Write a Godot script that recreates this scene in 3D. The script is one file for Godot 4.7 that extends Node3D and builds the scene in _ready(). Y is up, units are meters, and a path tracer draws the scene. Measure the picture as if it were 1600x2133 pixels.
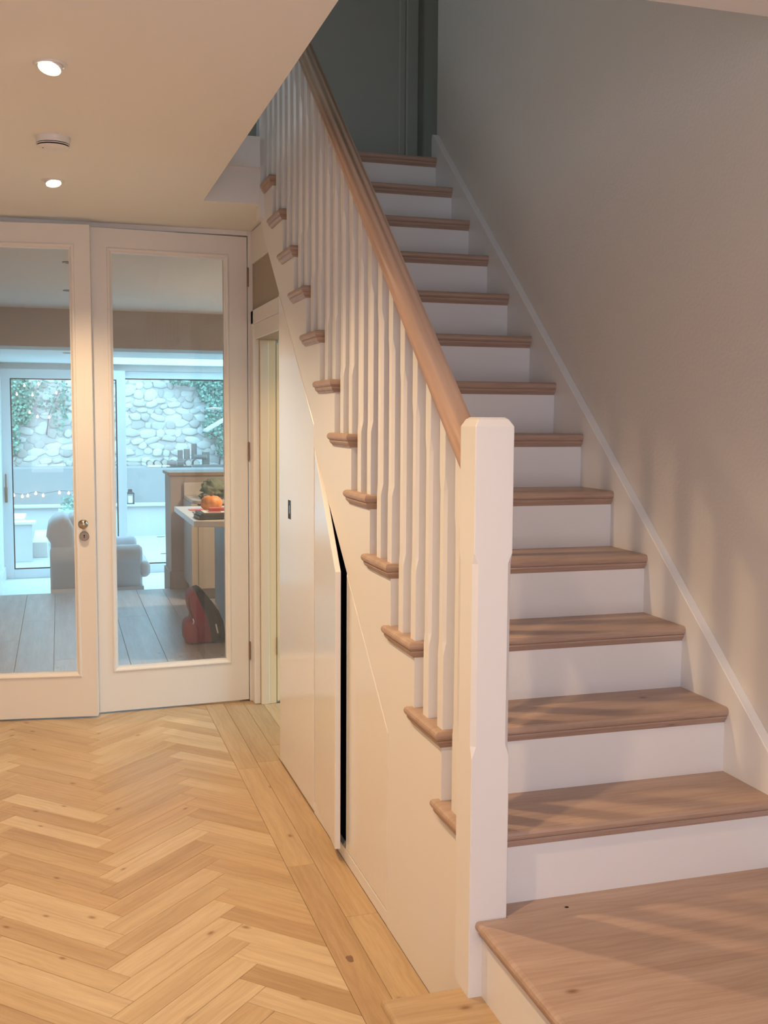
extends Node3D

# ---------------------------------------------------------------- mesh helpers
var grain := Vector3(1, 0, 0)          # direction the wood grain runs in what is built next
var uv_off := Vector2.ZERO
var uv_scale := Vector2(1.0 / 1.6, 1.0 / 0.4)
var rng := RandomNumberGenerator.new()
var M := {}
var taken := {}

func new_st() -> SurfaceTool:
	var s := SurfaceTool.new()
	s.begin(Mesh.PRIMITIVE_TRIANGLES)
	s.set_smooth_group(-1)
	return s

func tri(s: SurfaceTool, a: Vector3, b: Vector3, c: Vector3) -> void:
	var n := (b - a).cross(c - a)
	if n.length_squared() < 1e-16:
		return
	n = n.normalized()
	var w := n.cross(grain)
	if w.length() < 0.3:
		w = n.cross(Vector3(0.31, 0.9, 0.27))
	w = w.normalized()
	for p in [a, c, b]:
		s.set_uv(Vector2(p.dot(grain), p.dot(w)) * uv_scale + uv_off)
		s.add_vertex(p)

func tri_n(s: SurfaceTool, a: Vector3, b: Vector3, c: Vector3, n: Vector3) -> void:
	if (b - a).cross(c - a).dot(n) >= 0.0:
		tri(s, a, b, c)
	else:
		tri(s, a, c, b)

func facet(s: SurfaceTool, pts: Array, inside: Vector3) -> void:
	for i in range(1, pts.size() - 1):
		tri_n(s, pts[0], pts[i], pts[i + 1], pts[0] + pts[i] + pts[i + 1] - inside * 3.0)

# a box from lo to hi with chamfered edges
func box(s: SurfaceTool, lo: Vector3, hi: Vector3, b := 0.0) -> void:
	var c := (lo + hi) / 2.0
	var h := (hi - lo).abs() / 2.0
	b = minf(b, minf(h.x, minf(h.y, h.z)) * 0.9)
	var at := func(sg: Vector3, ax: int) -> Vector3:
		var e := h - Vector3(b, b, b)
		e[ax] = h[ax]
		return c + e * sg
	for ax in 3:
		var u := (ax + 1) % 3
		var v := (ax + 2) % 3
		for d in [-1.0, 1.0]:
			var q := []
			for k in [[-1.0, -1.0], [1.0, -1.0], [1.0, 1.0], [-1.0, 1.0]]:
				var sg := Vector3()
				sg[ax] = d
				sg[u] = k[0]
				sg[v] = k[1]
				q.append(at.call(sg, ax))
			facet(s, q, c)
	if b <= 0.0:
		return
	for ax in 3:
		var u := (ax + 1) % 3
		var v := (ax + 2) % 3
		for d in [-1.0, 1.0]:
			for e in [-1.0, 1.0]:
				var s0 := Vector3()
				s0[u] = d
				s0[v] = e
				var s1 := s0
				s0[ax] = -1.0
				s1[ax] = 1.0
				facet(s, [at.call(s0, u), at.call(s1, u), at.call(s1, v), at.call(s0, v)], c)
	for x in [-1.0, 1.0]:
		for y in [-1.0, 1.0]:
			for z in [-1.0, 1.0]:
				var sg := Vector3(x, y, z)
				facet(s, [at.call(sg, 0), at.call(sg, 1), at.call(sg, 2)], c)

func ccw(p: PackedVector2Array) -> PackedVector2Array:
	if Geometry2D.is_polygon_clockwise(p):
		p = p.duplicate()
		p.reverse()
	return p

func area(p: PackedVector2Array) -> float:
	var a := 0.0
	for i in p.size():
		a += p[i].cross(p[(i + 1) % p.size()])
	return a / 2.0

func inset(p: PackedVector2Array, d: float) -> PackedVector2Array:
	var r := PackedVector2Array()
	var n := p.size()
	var sg := 1.0 if area(p) > 0.0 else -1.0
	for i in n:
		var e0 := (p[i] - p[(i + n - 1) % n]).normalized()
		var e1 := (p[(i + 1) % n] - p[i]).normalized()
		var n0 := Vector2(-e0.y, e0.x) * sg
		var n1 := Vector2(-e1.y, e1.x) * sg
		var m := n0 + n1
		r.append(p[i] + m * (d / maxf(0.25, m.length_squared() / 2.0)))
	return r

# lofts polygons of equal count, each [polygon, height], and caps both ends
func rings(s: SurfaceTool, list: Array, o: Vector3, U: Vector3, V: Vector3, W: Vector3, caps := true) -> void:
	var put := func(q: Vector2, h: float) -> Vector3: return o + U * q.x + V * q.y + W * h
	for k in range(list.size() - 1):
		var a: PackedVector2Array = list[k][0]
		var b: PackedVector2Array = list[k + 1][0]
		var ha: float = list[k][1]
		var hb: float = list[k + 1][1]
		var sg := 1.0 if area(a) > 0.0 else -1.0
		for i in a.size():
			var j := (i + 1) % a.size()
			var e := a[j] - a[i]
			if e.length() < 1e-7:
				e = b[j] - b[i]
			var out: Vector3 = (U * e.y - V * e.x) * sg
			var p0: Vector3 = put.call(a[i], ha)
			var p1: Vector3 = put.call(a[j], ha)
			var p2: Vector3 = put.call(b[j], hb)
			var p3: Vector3 = put.call(b[i], hb)
			# outward and, for flat steps, along the loft
			var flat: Vector3 = W * (1.0 if hb > ha else -1.0)
			var nn := (p1 - p0).cross(p2 - p0)
			if nn.length() < 1e-12:
				nn = (p2 - p0).cross(p3 - p0)
			var ref := out.normalized()
			if absf(nn.normalized().dot(ref)) < 0.02:
				ref = flat if area(b) * sg < area(a) * sg else -flat
			tri_n(s, p0, p1, p2, ref)
			tri_n(s, p0, p2, p3, ref)
	if not caps:
		return
	for e in 2:
		var k: int = 0 if e == 0 else list.size() - 1
		var p: PackedVector2Array = list[k][0]
		var other: float = list[1][1] if e == 0 else list[list.size() - 2][1]
		var first: float = list[0][1]
		var last: float = list[list.size() - 1][1]
		var dir := W * (1.0 if last > first else -1.0) * (-1.0 if e == 0 else 1.0)
		var t := Geometry2D.triangulate_polygon(p)
		for i in range(0, t.size(), 3):
			tri_n(s, put.call(p[t[i]], list[k][1]), put.call(p[t[i + 1]], list[k][1]), put.call(p[t[i + 2]], list[k][1]), dir)

func prism(s: SurfaceTool, p: PackedVector2Array, o: Vector3, U: Vector3, V: Vector3, W: Vector3, h: float, b := 0.0) -> void:
	if b > 0.0:
		rings(s, [[inset(p, b), 0.0], [p, b], [p, h - b], [inset(p, b), h]], o, U, V, W)
	else:
		rings(s, [[p, 0.0], [p, h]], o, U, V, W)

func poly(a: Array) -> PackedVector2Array:
	var r := PackedVector2Array()
	for i in range(0, a.size(), 2):
		r.append(Vector2(a[i], a[i + 1]))
	return r

# a turned shape; prof holds [radius, height]
func lathe(s: SurfaceTool, prof: Array, o: Vector3, axis := Vector3.UP, segs := 24, smooth := true) -> void:
	var X := axis.cross(Vector3(0.3, 0.2, 0.9) if absf(axis.y) > 0.9 else Vector3.UP).normalized()
	var Z := X.cross(axis).normalized()
	for k in range(prof.size() - 1):
		s.set_smooth_group(1 if smooth else k + 2)
		for i in segs:
			var a0 := TAU * i / segs
			var a1 := TAU * (i + 1) / segs
			var d0 := X * cos(a0) + Z * sin(a0)
			var d1 := X * cos(a1) + Z * sin(a1)
			var p0: Vector3 = o + axis * prof[k][1] + d0 * prof[k][0]
			var p1: Vector3 = o + axis * prof[k][1] + d1 * prof[k][0]
			var p2: Vector3 = o + axis * prof[k + 1][1] + d1 * prof[k + 1][0]
			var p3: Vector3 = o + axis * prof[k + 1][1] + d0 * prof[k + 1][0]
			# profile is walked so that the outside lies to its right seen along +axis
			var dr: float = prof[k + 1][0] - prof[k][0]
			var dh: float = prof[k + 1][1] - prof[k][1]
			var n := (d0 + d1) * dh - axis * dr * 2.0
			tri_n(s, p0, p1, p2, n)
			tri_n(s, p0, p2, p3, n)
	s.set_smooth_group(-1)

func tube(s: SurfaceTool, path: Array, r: float, segs := 8) -> void:
	s.set_smooth_group(1)
	var prev := []
	var side := Vector3.ZERO
	for i in path.size():
		var t: Vector3 = (path[mini(i + 1, path.size() - 1)] - path[maxi(i - 1, 0)]).normalized()
		if side == Vector3.ZERO:
			side = t.cross(Vector3.UP if absf(t.y) < 0.9 else Vector3.RIGHT).normalized()
		side = (side - t * side.dot(t)).normalized()
		var up := side.cross(t)
		var ring := []
		for k in segs:
			ring.append(path[i] + (side * cos(TAU * k / segs) + up * sin(TAU * k / segs)) * r)
		if i:
			for k in segs:
				var k2 := (k + 1) % segs
				var mid: Vector3 = (path[i] + path[i - 1]) / 2.0
				facet(s, [prev[k], prev[k2], ring[k2], ring[k]], mid)
		prev = ring
		if i == 0 or i == path.size() - 1:
			for k in segs:
				tri_n(s, path[i], ring[k], ring[(k + 1) % segs], -t if i == 0 else t)
	s.set_smooth_group(-1)

# box with fully rounded edges
func rbox(s: SurfaceTool, lo: Vector3, hi: Vector3, r: float, seg := 6, xf := Transform3D()) -> void:
	s.set_smooth_group(1)
	var c := (lo + hi) / 2.0
	var h := (hi - lo) / 2.0
	r = minf(r, minf(h.x, minf(h.y, h.z)))
	var N := seg * 2
	var L := seg * 4
	var g := []
	for i in range(N + 2):
		var row := []
		var th := -PI / 2 + PI * (clampf(i - 0.5, 0.0, N) / N)
		if i == 0:
			th = -PI / 2
		if i == N + 1:
			th = PI / 2
		for j in L:
			var ph := TAU * (j + 0.5) / L
			var d := Vector3(cos(th) * cos(ph), sin(th), cos(th) * sin(ph))
			var sg := Vector3(signf(d.x + 1e-9), -1.0 if i <= N / 2 else 1.0, signf(d.z + 1e-9))
			if i == 0 or i == N + 1:
				sg = Vector3(signf(cos(ph)), sg.y, signf(sin(ph)))
			row.append(xf * (c + sg * (h - Vector3(r, r, r)) + d * r))
		g.append(row)
	var ci := xf * c
	for i in range(N + 1):
		for j in L:
			var j2 := (j + 1) % L
			facet(s, [g[i][j], g[i][j2], g[i + 1][j2], g[i + 1][j]], ci)
	facet(s, g[0], ci)
	facet(s, g[N + 1], ci)
	s.set_smooth_group(-1)

# square post whose corners are chamfered by the amount given per height: rows of [y, half, chamfer]
func post(s: SurfaceTool, x: float, z: float, rows: Array) -> void:
	var list := []
	for r in rows:
		var h: float = r[1]
		var c: float = r[2]
		list.append([poly([-h + c, -h, h - c, -h, h, -h + c, h, h - c, h - c, h, -h + c, h, -h, h - c, -h, -h + c]), r[0]])
	rings(s, list, Vector3(x, 0, z), Vector3(1, 0, 0), Vector3(0, 0, 1), Vector3.UP)

func mesh_of(s: SurfaceTool, m: Material) -> ArrayMesh:
	s.generate_normals()
	var a := s.commit()
	a.surface_set_material(0, m)
	return a

# ---------------------------------------------------------------- naming helpers
func numbered(called: String) -> String:
	var n: int = taken.get(called, 0)
	taken[called] = n + 1
	return called if n == 0 else "%s_%03d" % [called, n]

func tag(o: Node3D, label: String, category := "", group := "", kind := "") -> Node3D:
	if label:
		o.set_meta("label", label)
	if category:
		o.set_meta("category", category)
	if group:
		o.set_meta("group", group)
	if kind:
		o.set_meta("kind", kind)
	return o

func top(called: String, label: String, category: String, at := Vector3.ZERO, turn := 0.0, group := "", kind := "") -> Node3D:
	var o := Node3D.new()
	o.name = numbered(called)
	add_child(o)
	o.position = at
	o.rotation.y = turn
	return tag(o, label, category, group, kind)

func part(called: String, s: SurfaceTool, m: Material, parent: Node3D) -> MeshInstance3D:
	var o := MeshInstance3D.new()
	o.name = called
	o.mesh = mesh_of(s, m)
	parent.add_child(o, true)
	return o

func solo(called: String, s: SurfaceTool, m: Material, label: String, category: String, group := "", kind := "") -> MeshInstance3D:
	var o := MeshInstance3D.new()
	o.name = numbered(called)
	o.mesh = mesh_of(s, m)
	add_child(o)
	tag(o, label, category, group, kind)
	return o

func struct_boxes(called: String, m: Material, label: String, category: String, boxes: Array) -> MeshInstance3D:
	var s := new_st()
	for b in boxes:
		box(s, Vector3(b[0], b[2], b[4]), Vector3(b[1], b[3], b[5]))
	return solo(called, s, m, label, category, "", "structure")

func copy(src: Node3D, label := "") -> Node3D:
	var c: Node3D = src.duplicate()
	var base := RegEx.create_from_string("_\\d{3}$").sub(src.name, "")
	c.name = numbered(base)
	add_child(c)
	if label:
		c.set_meta("label", label)
	return c

# ---------------------------------------------------------------- materials
func lin(r: float, g: float, b: float) -> Color:
	return Color(r, g, b).linear_to_srgb()

func mat(c: Color, rough := 0.6, metal := 0.0) -> StandardMaterial3D:
	var m := StandardMaterial3D.new()
	m.albedo_color = c
	m.roughness = rough
	m.metallic = metal
	return m

func wood_image(sd: int, w: int, h: int, knots: int, amp := 1.0) -> ImageTexture:
	var a := FastNoiseLite.new()
	a.seed = sd
	a.frequency = 0.01
	a.fractal_octaves = 4
	var b := FastNoiseLite.new()
	b.seed = sd + 7
	b.frequency = 0.02
	b.fractal_octaves = 3
	var r := RandomNumberGenerator.new()
	r.seed = sd
	var ks := []
	for i in knots:
		ks.append(Vector3(r.randf_range(0.05, 0.95) * w, r.randf_range(0.1, 0.9) * h, r.randf_range(4.0, 7.0)))
	var im := Image.create(w, h, false, Image.FORMAT_RGB8)
	for y in h:
		var fy := absf(2.0 * y / h - 1.0) * h
		for x in w:
			var fx := absf(2.0 * x / w - 1.0) * w
			var warp := b.get_noise_2d(fx * 0.10, fy * 0.35) * 12.0
			var knot := 0.0
			for k in ks:
				var dx: float = (x - k.x) * 0.55
				var dy: float = y - k.y
				var d: float = sqrt(dx * dx + dy * dy) / k.z
				if d < 4.0:
					warp += 9.0 * exp(-d) * signf(dy)
					knot = maxf(knot, exp(-d * d * 1.1))
			var broad := a.get_noise_2d(fx * 0.09, (fy + warp) * 0.9)
			var line := b.get_noise_2d(fx * 0.22, (fy + warp) * 7.0)
			var cathedral := sin((fy + warp * 2.5) * 0.16 + broad * 5.0) * 0.5 + 0.5
			var v := 0.93 + amp * (0.07 * broad + 0.045 * line - 0.03 * cathedral)
			v *= 1.0 - 0.30 * knot
			var warm := clampf((0.93 - v) * 0.5, -0.05, 0.2)
			im.set_pixel(x, y, Color(clampf(v + 0.02, 0, 1), clampf(v - warm * 0.5, 0, 1), clampf(v - warm, 0, 1)))
	return ImageTexture.create_from_image(im)

func paint_bump(sd: int, freq: float) -> NoiseTexture2D:
	var n := FastNoiseLite.new()
	n.seed = sd
	n.frequency = freq
	n.fractal_octaves = 3
	var t := NoiseTexture2D.new()
	t.width = 256
	t.height = 256
	t.seamless = true
	t.noise = n
	return t

func wood(tex: Texture2D, c: Color, rough: float) -> StandardMaterial3D:
	var m := mat(c, rough)
	m.albedo_texture = tex
	return m

func make_materials() -> void:
	var oak := wood_image(11, 1024, 256, 1)
	var oak_b := wood_image(29, 1024, 256, 3)
	M.white = mat(lin(0.82, 0.80, 0.77), 0.34)          # satin joinery paint
	M.door = mat(lin(0.82, 0.79, 0.75), 0.38)
	M.gloss = mat(lin(0.82, 0.80, 0.77), 0.16)          # sprayed cupboard doors
	M.ceiling = mat(lin(0.84, 0.83, 0.80), 0.85)
	M.wall = mat(lin(0.72, 0.68, 0.625), 0.8)
	M.wall.heightmap_enabled = true
	M.wall.heightmap_texture = paint_bump(3, 0.08)
	M.wall.heightmap_scale = 0.05
	M.wall.uv1_triplanar = true
	M.wall.uv1_world_triplanar = true
	M.wall.uv1_scale = Vector3(3, 3, 3)
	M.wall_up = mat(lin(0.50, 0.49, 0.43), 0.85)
	M.wall_brown = mat(lin(0.40, 0.345, 0.28), 0.85)  # one even brownish tone for the wall under the stairs
	M.wall_white = mat(lin(0.80, 0.78, 0.74), 0.8)
	M.oak_tread = wood(oak, lin(0.52, 0.38, 0.285), 0.42)
	M.oak_rail = wood(wood_image(53, 512, 128, 0, 0.5), lin(0.68, 0.475, 0.33), 0.3)
	M.floor = []
	for c in [[0.60, 0.44, 0.245], [0.55, 0.39, 0.21], [0.64, 0.485, 0.28], [0.52, 0.36, 0.19], [0.585, 0.415, 0.225], [0.68, 0.53, 0.32]]:
		M.floor.append(wood(oak_b, lin(c[0], c[1], c[2]), 0.38))
	M.grey_floor = []
	for c in [[0.50, 0.48, 0.47], [0.46, 0.44, 0.43], [0.54, 0.515, 0.505]]:
		M.grey_floor.append(wood(oak, lin(c[0], c[1], c[2]), 0.30))
	M.chrome = mat(Color(0.72, 0.68, 0.63), 0.22, 1.0)
	M.dark_metal = mat(Color(0.16, 0.14, 0.13), 0.4, 0.9)
	M.hinge = mat(Color(0.58, 0.48, 0.40), 0.4, 0.6)
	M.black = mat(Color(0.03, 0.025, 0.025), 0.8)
	M.glass = StandardMaterial3D.new()
	M.glass.albedo_color = Color(0.96, 0.98, 1.0, 0.04)
	M.glass.transparency = BaseMaterial3D.TRANSPARENCY_ALPHA
	M.glass.roughness = 0.02
	M.glass.metallic_specular = 0.38
	M.frosted = StandardMaterial3D.new()  # dulled glass for the two added windows, holding back the sky
	M.frosted.albedo_color = Color(0.92, 0.92, 0.90, 0.88)
	M.frosted.transparency = BaseMaterial3D.TRANSPARENCY_ALPHA
	M.frosted.roughness = 0.6
	M.cream_pale = mat(lin(0.78, 0.64, 0.47), 0.4)
	M.cream = mat(lin(0.82, 0.64, 0.40), 0.4)
	M.lamp = mat(Color(1, 1, 1), 0.4)
	M.lamp.emission_enabled = true
	M.lamp.emission = Color(1.0, 0.93, 0.80)
	M.lamp.emission_energy_multiplier = 7.0
	M.plastic = mat(lin(0.78, 0.76, 0.72), 0.45)
	M.slot = mat(Color(0.12, 0.09, 0.07), 0.8)
	M.alu = mat(lin(0.82, 0.83, 0.84), 0.4)
	M.gasket = mat(Color(0.05, 0.06, 0.07), 0.7)
	M.render_wall = mat(lin(0.27, 0.25, 0.235), 0.9)
	M.kitchen_wall = mat(lin(0.47, 0.40, 0.35), 0.8)
	M.kitchen_ceiling = mat(lin(0.85, 0.84, 0.82), 0.85)
	M.tile = mat(lin(0.78, 0.78, 0.77), 0.45)
	M.paving = mat(lin(0.42, 0.395, 0.375), 0.85)
	M.low_wall = mat(lin(0.47, 0.44, 0.42), 0.85)
	M.mortar = mat(lin(0.46, 0.41, 0.37), 0.95)
	M.stone = []
	for c in [[0.54, 0.475, 0.425], [0.46, 0.405, 0.36], [0.59, 0.52, 0.47], [0.39, 0.335, 0.29]]:
		M.stone.append(mat(lin(c[0], c[1], c[2]), 0.9))
	M.fabric = mat(lin(0.74, 0.71, 0.71), 0.9)
	M.fabric.rim_enabled = true
	M.fabric.rim = 0.4
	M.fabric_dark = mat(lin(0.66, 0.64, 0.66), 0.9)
	M.cabinet_blue = mat(lin(0.155, 0.20, 0.27), 0.4)
	M.cabinet_cream = mat(lin(0.56, 0.47, 0.36), 0.45)
	M.cabinet_grey = mat(lin(0.40, 0.40, 0.40), 0.5)
	M.worktop = mat(lin(0.66, 0.60, 0.53), 0.3)
	M.pumpkin = mat(lin(0.78, 0.26, 0.05), 0.5)
	M.stem = mat(lin(0.20, 0.13, 0.06), 0.8)
	M.red = mat(lin(0.62, 0.09, 0.06), 0.5)
	M.bag_red = mat(lin(0.26, 0.010, 0.03), 0.8)
	M.bag_black = mat(lin(0.016, 0.012, 0.013), 0.9)
	M.paper = mat(lin(0.80, 0.77, 0.73), 0.8)
	M.book = mat(lin(0.05, 0.05, 0.045), 0.5)
	M.book_blue = mat(lin(0.42, 0.50, 0.58), 0.6)
	M.cloth = mat(lin(0.24, 0.28, 0.20), 0.95)
	M.leaf = mat(lin(0.12, 0.27, 0.16), 0.7)
	M.leaf.vertex_color_use_as_albedo = true
	M.leaf.albedo_color = Color.WHITE
	M.bark = mat(lin(0.11, 0.085, 0.07), 0.95)
	M.log_end = mat(lin(0.40, 0.33, 0.26), 0.9)
	M.candle = mat(lin(0.85, 0.83, 0.78), 0.5)
	M.bulb = mat(Color(1, 1, 1), 0.4)
	M.bulb.emission_enabled = true
	M.bulb.emission = Color(1.0, 0.93, 0.78)
	M.bulb.emission_energy_multiplier = 3.0
	M.planter_blue = mat(lin(0.40, 0.52, 0.58), 0.7)

# ---------------------------------------------------------------- camera, sky, exposure
const RISE := 0.19
const GOING := 0.2273
const STRING_X := 0.19     # face of the open string and the cupboard doors
const WALL_X := 1.08       # stair wall
const CEIL := 2.565
const END_Z := -3.88

func setup_view() -> void:
	var cam := Camera3D.new()
	cam.name = "camera"
	add_child(cam)
	cam.transform = Transform3D(Basis.from_euler(Vector3(-0.0891, -0.2974, 0.0058)), Vector3(-0.7533, 1.5756, 1.8674))
	cam.fov = rad_to_deg(2.0 * atan(1066.5 / 2207.43))
	cam.near = 0.05
	cam.far = 200.0
	cam.current = true
	var env := Environment.new()
	env.background_mode = Environment.BG_SKY
	var sky := Sky.new()
	var sm := ProceduralSkyMaterial.new()
	sm.sky_top_color = Color(0.62, 0.87, 1.0)
	sm.sky_horizon_color = Color(0.67, 0.89, 1.0)
	sm.ground_bottom_color = Color(0.45, 0.47, 0.48)
	sm.ground_horizon_color = Color(0.6, 0.66, 0.7)
	sm.sky_energy_multiplier = 2.3
	sm.ground_energy_multiplier = 1.0
	sky.sky_material = sm
	env.sky = sky
	env.tonemap_mode = Environment.TONE_MAPPER_LINEAR
	env.tonemap_exposure = 1.0
	env.sdfgi_enabled = true
	env.ssao_enabled = true
	env.ssil_enabled = true
	var we := WorldEnvironment.new()
	we.name = "environment"
	we.environment = env
	add_child(we)
	# added area light in place of daylight, set behind the camera
	area_light("added_front_daylight", Vector3(-0.45, 1.35, 3.12), Vector3(0, 0, -1), Vector2(1.9, 2.3), 0.98, lin(0.79, 0.80, 1.0))
	# second added light, at the invented window of the upper landing
	area_light("added_landing_daylight", Vector3(-2.22, 4.0, -1.6), Vector3(1, -0.1, 0), Vector2(0.9, 1.2), 1.05, lin(0.82, 0.93, 1.0))

func area_light(called: String, at: Vector3, dir: Vector3, size: Vector2, e: float, c: Color) -> void:
	var l := AreaLight3D.new()
	l.name = called
	l.area_size = size
	l.area_normalize_energy = false
	l.light_energy = e
	l.light_color = c
	l.shadow_enabled = true
	l.area_range = 12.0
	add_child(l)
	l.look_at_from_position(at, at + dir, Vector3.UP)

func spot(called: String, at: Vector3, e: float, c: Color, angle := 62.0, aim := Vector3.DOWN) -> void:
	var l := SpotLight3D.new()
	l.name = called
	l.light_energy = e
	l.light_color = c
	l.spot_angle = angle
	l.spot_angle_attenuation = 0.7
	l.spot_range = 12.0
	l.spot_attenuation = 2.0
	l.light_size = 0.03
	l.shadow_enabled = true
	add_child(l)
	l.look_at_from_position(at, at + aim, Vector3(0, 0, 1))

func _ready() -> void:
	rng.seed = 5
	setup_view()
	make_materials()
	hall_shell()
	hall_floor()
	kitchen_shell()
	garden_shell()
	staircase()
	understairs()
	double_doors()
	ceiling_fittings()
	kitchen_things()
	armchair()
	backpack()
	garden_things()

# ---------------------------------------------------------------- hall
func hall_shell() -> void:
	# ceiling slab of the hall, which is also the floor above, with the opening for the stairs
	var c := new_st()
	box(c, Vector3(-2.42, CEIL, -4.42), Vector3(-0.095, 2.84, 3.3))
	box(c, Vector3(-0.095, CEIL, -0.45), Vector3(1.2, 2.84, 3.3))
	box(c, Vector3(-0.095, CEIL, -4.42), Vector3(0.1668, 2.84, -3.15))
	box(c, Vector3(0.1668, CEIL, -4.42), Vector3(1.7, 2.815, -3.242))
	solo("ceiling", c, M.ceiling, "white painted hall ceiling with the long stair opening cut into it", "ceiling", "", "structure")
	var lf := struct_boxes("trim_1", M.white, "white board facing the end of the stair opening below the upper landing", "trim", [[-0.095, 0.1668, 2.73, 2.868, -3.149, -3.128]])
	var w := struct_boxes("wall_right", M.wall, "tall warm grey painted wall rising beside the stairs", "wall", [[WALL_X, WALL_X + 0.12, 0.0, 5.2, -3.25, 3.3]])
	struct_boxes("wall_left", M.wall, "grey painted hall wall opposite the stairs", "wall", [[-2.42, -2.3, 0.0, CEIL, -4.0, 3.3]])
	struct_boxes("wall_end", M.wall_white, "white wall around the tall double doors", "wall", [[-2.3, -1.435, 0.0, CEIL, -4.02, END_Z], [0.262, WALL_X + 0.12, 0.0, CEIL, -4.02, END_Z]])
	# front wall, with an invented glazed opening to let daylight in behind the camera
	struct_boxes("wall_front", M.wall_white, "front wall of the hall around the added glazed entrance", "wall", [[-2.42, -1.4, 0.0, CEIL, 3.2, 3.32], [0.5, 1.3, 0.0, CEIL, 3.2, 3.32], [-1.4, 0.5, 2.5, CEIL, 3.2, 3.32], [-1.4, 0.5, -0.2, 0.2, 3.2, 3.32]])
	var win := top("window_1", "added unseen glazed screen with white frame that lets daylight into the hall", "window", Vector3.ZERO, 0.0, "", "structure")
	var s := new_st()
	for x in [-1.4, -0.785, -0.17, 0.44]:
		box(s, Vector3(x, 0.2, 3.22), Vector3(x + 0.06, 2.5, 3.3), 0.004)
	box(s, Vector3(-1.4, 0.2, 3.22), Vector3(0.5, 0.27, 3.3), 0.004)
	box(s, Vector3(-1.4, 2.43, 3.22), Vector3(0.5, 2.5, 3.3), 0.004)
	part("frame", s, M.white, win)
	for x in [-1.34, -0.725, -0.11]:
		s = new_st()
		box(s, Vector3(x, 0.27, 3.255), Vector3(x + 0.555, 2.43, 3.261))
		part("pane", s, M.frosted, win)
	# upper floor: landing and the stairwell walls
	struct_boxes("wall_landing", M.wall_up, "dim grey green wall facing the top of the stairs", "wall", [[-2.42, 1.72, 2.84, 5.2, -4.42, -4.3]])
	struct_boxes("wall_recess", M.wall_up, "dim side wall of the upper landing recess", "wall", [[1.6, 1.72, 2.84, 5.2, -4.3, -3.13], [WALL_X + 0.12, 1.6, 2.84, 5.2, -3.25, -3.13]])
	struct_boxes("wall_upper_left", M.wall_up, "upper floor wall with an added window on the stairwell", "wall", [[-2.42, -2.3, 2.84, 5.2, -4.42, -2.15], [-2.42, -2.3, 2.84, 5.2, -1.05, 3.3], [-2.42, -2.3, 2.84, 3.3, -2.15, -1.05], [-2.42, -2.3, 4.7, 5.2, -2.15, -1.05]])
	s = new_st()
	box(s, Vector3(-2.37, 3.3, -2.15), Vector3(-2.36, 4.7, -1.05))  # invented landing window, put in for its daylight
	solo("window_2", s, M.frosted, "added frosted pane of an unseen landing window on the upper floor", "window", "", "structure")
	struct_boxes("wall_upper_front", M.wall_up, "upper floor wall above the front of the hall", "wall", [[-2.42, 1.2, 2.84, 5.2, 3.2, 3.32]])
	struct_boxes("ceiling_upper", M.ceiling, "upper floor ceiling over the stairwell", "ceiling", [[-2.42, 1.72, 5.2, 5.32, -4.42, 3.32]])
	# landing door with its casing on the far wall
	var d := top("door_4", "dark closed door with casing on the dim landing above the stairs", "door", Vector3.ZERO, 0.0, "", "structure")
	s = new_st()
	box(s, Vector3(0.45, 2.85, -4.3), Vector3(1.215, 4.86, -4.285), 0.003)
	part("leaf", s, M.wall_up, d)
	s = new_st()
	box(s, Vector3(1.21, 2.84, -4.3), Vector3(1.25, 4.9, -4.278), 0.005)
	box(s, Vector3(1.25, 2.84, -4.3), Vector3(1.325, 4.95, -4.262), 0.006)
	box(s, Vector3(0.36, 4.86, -4.3), Vector3(1.325, 4.95, -4.262), 0.006)
	box(s, Vector3(0.36, 2.84, -4.3), Vector3(0.45, 4.9, -4.262), 0.006)
	part("casing", s, M.wall_up, d)

func plank_piece(parent: Node3D, p: PackedVector2Array, along: Vector2, m: Material, y := 0.0, th := 0.013, called := "plank") -> void:
	var s := new_st()
	grain = Vector3(along.x, 0, along.y).normalized()
	uv_off = Vector2(rng.randf(), rng.randf())
	var q := inset(p, 0.0005)
	rings(s, [[q, -th], [q, -0.0012], [inset(q, 0.0012), 0.0]], Vector3(0, y, 0), Vector3.RIGHT, Vector3(0, 0, 1), Vector3.UP)
	part(called, s, m, parent)
	uv_off = Vector2.ZERO
	grain = Vector3.RIGHT

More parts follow.
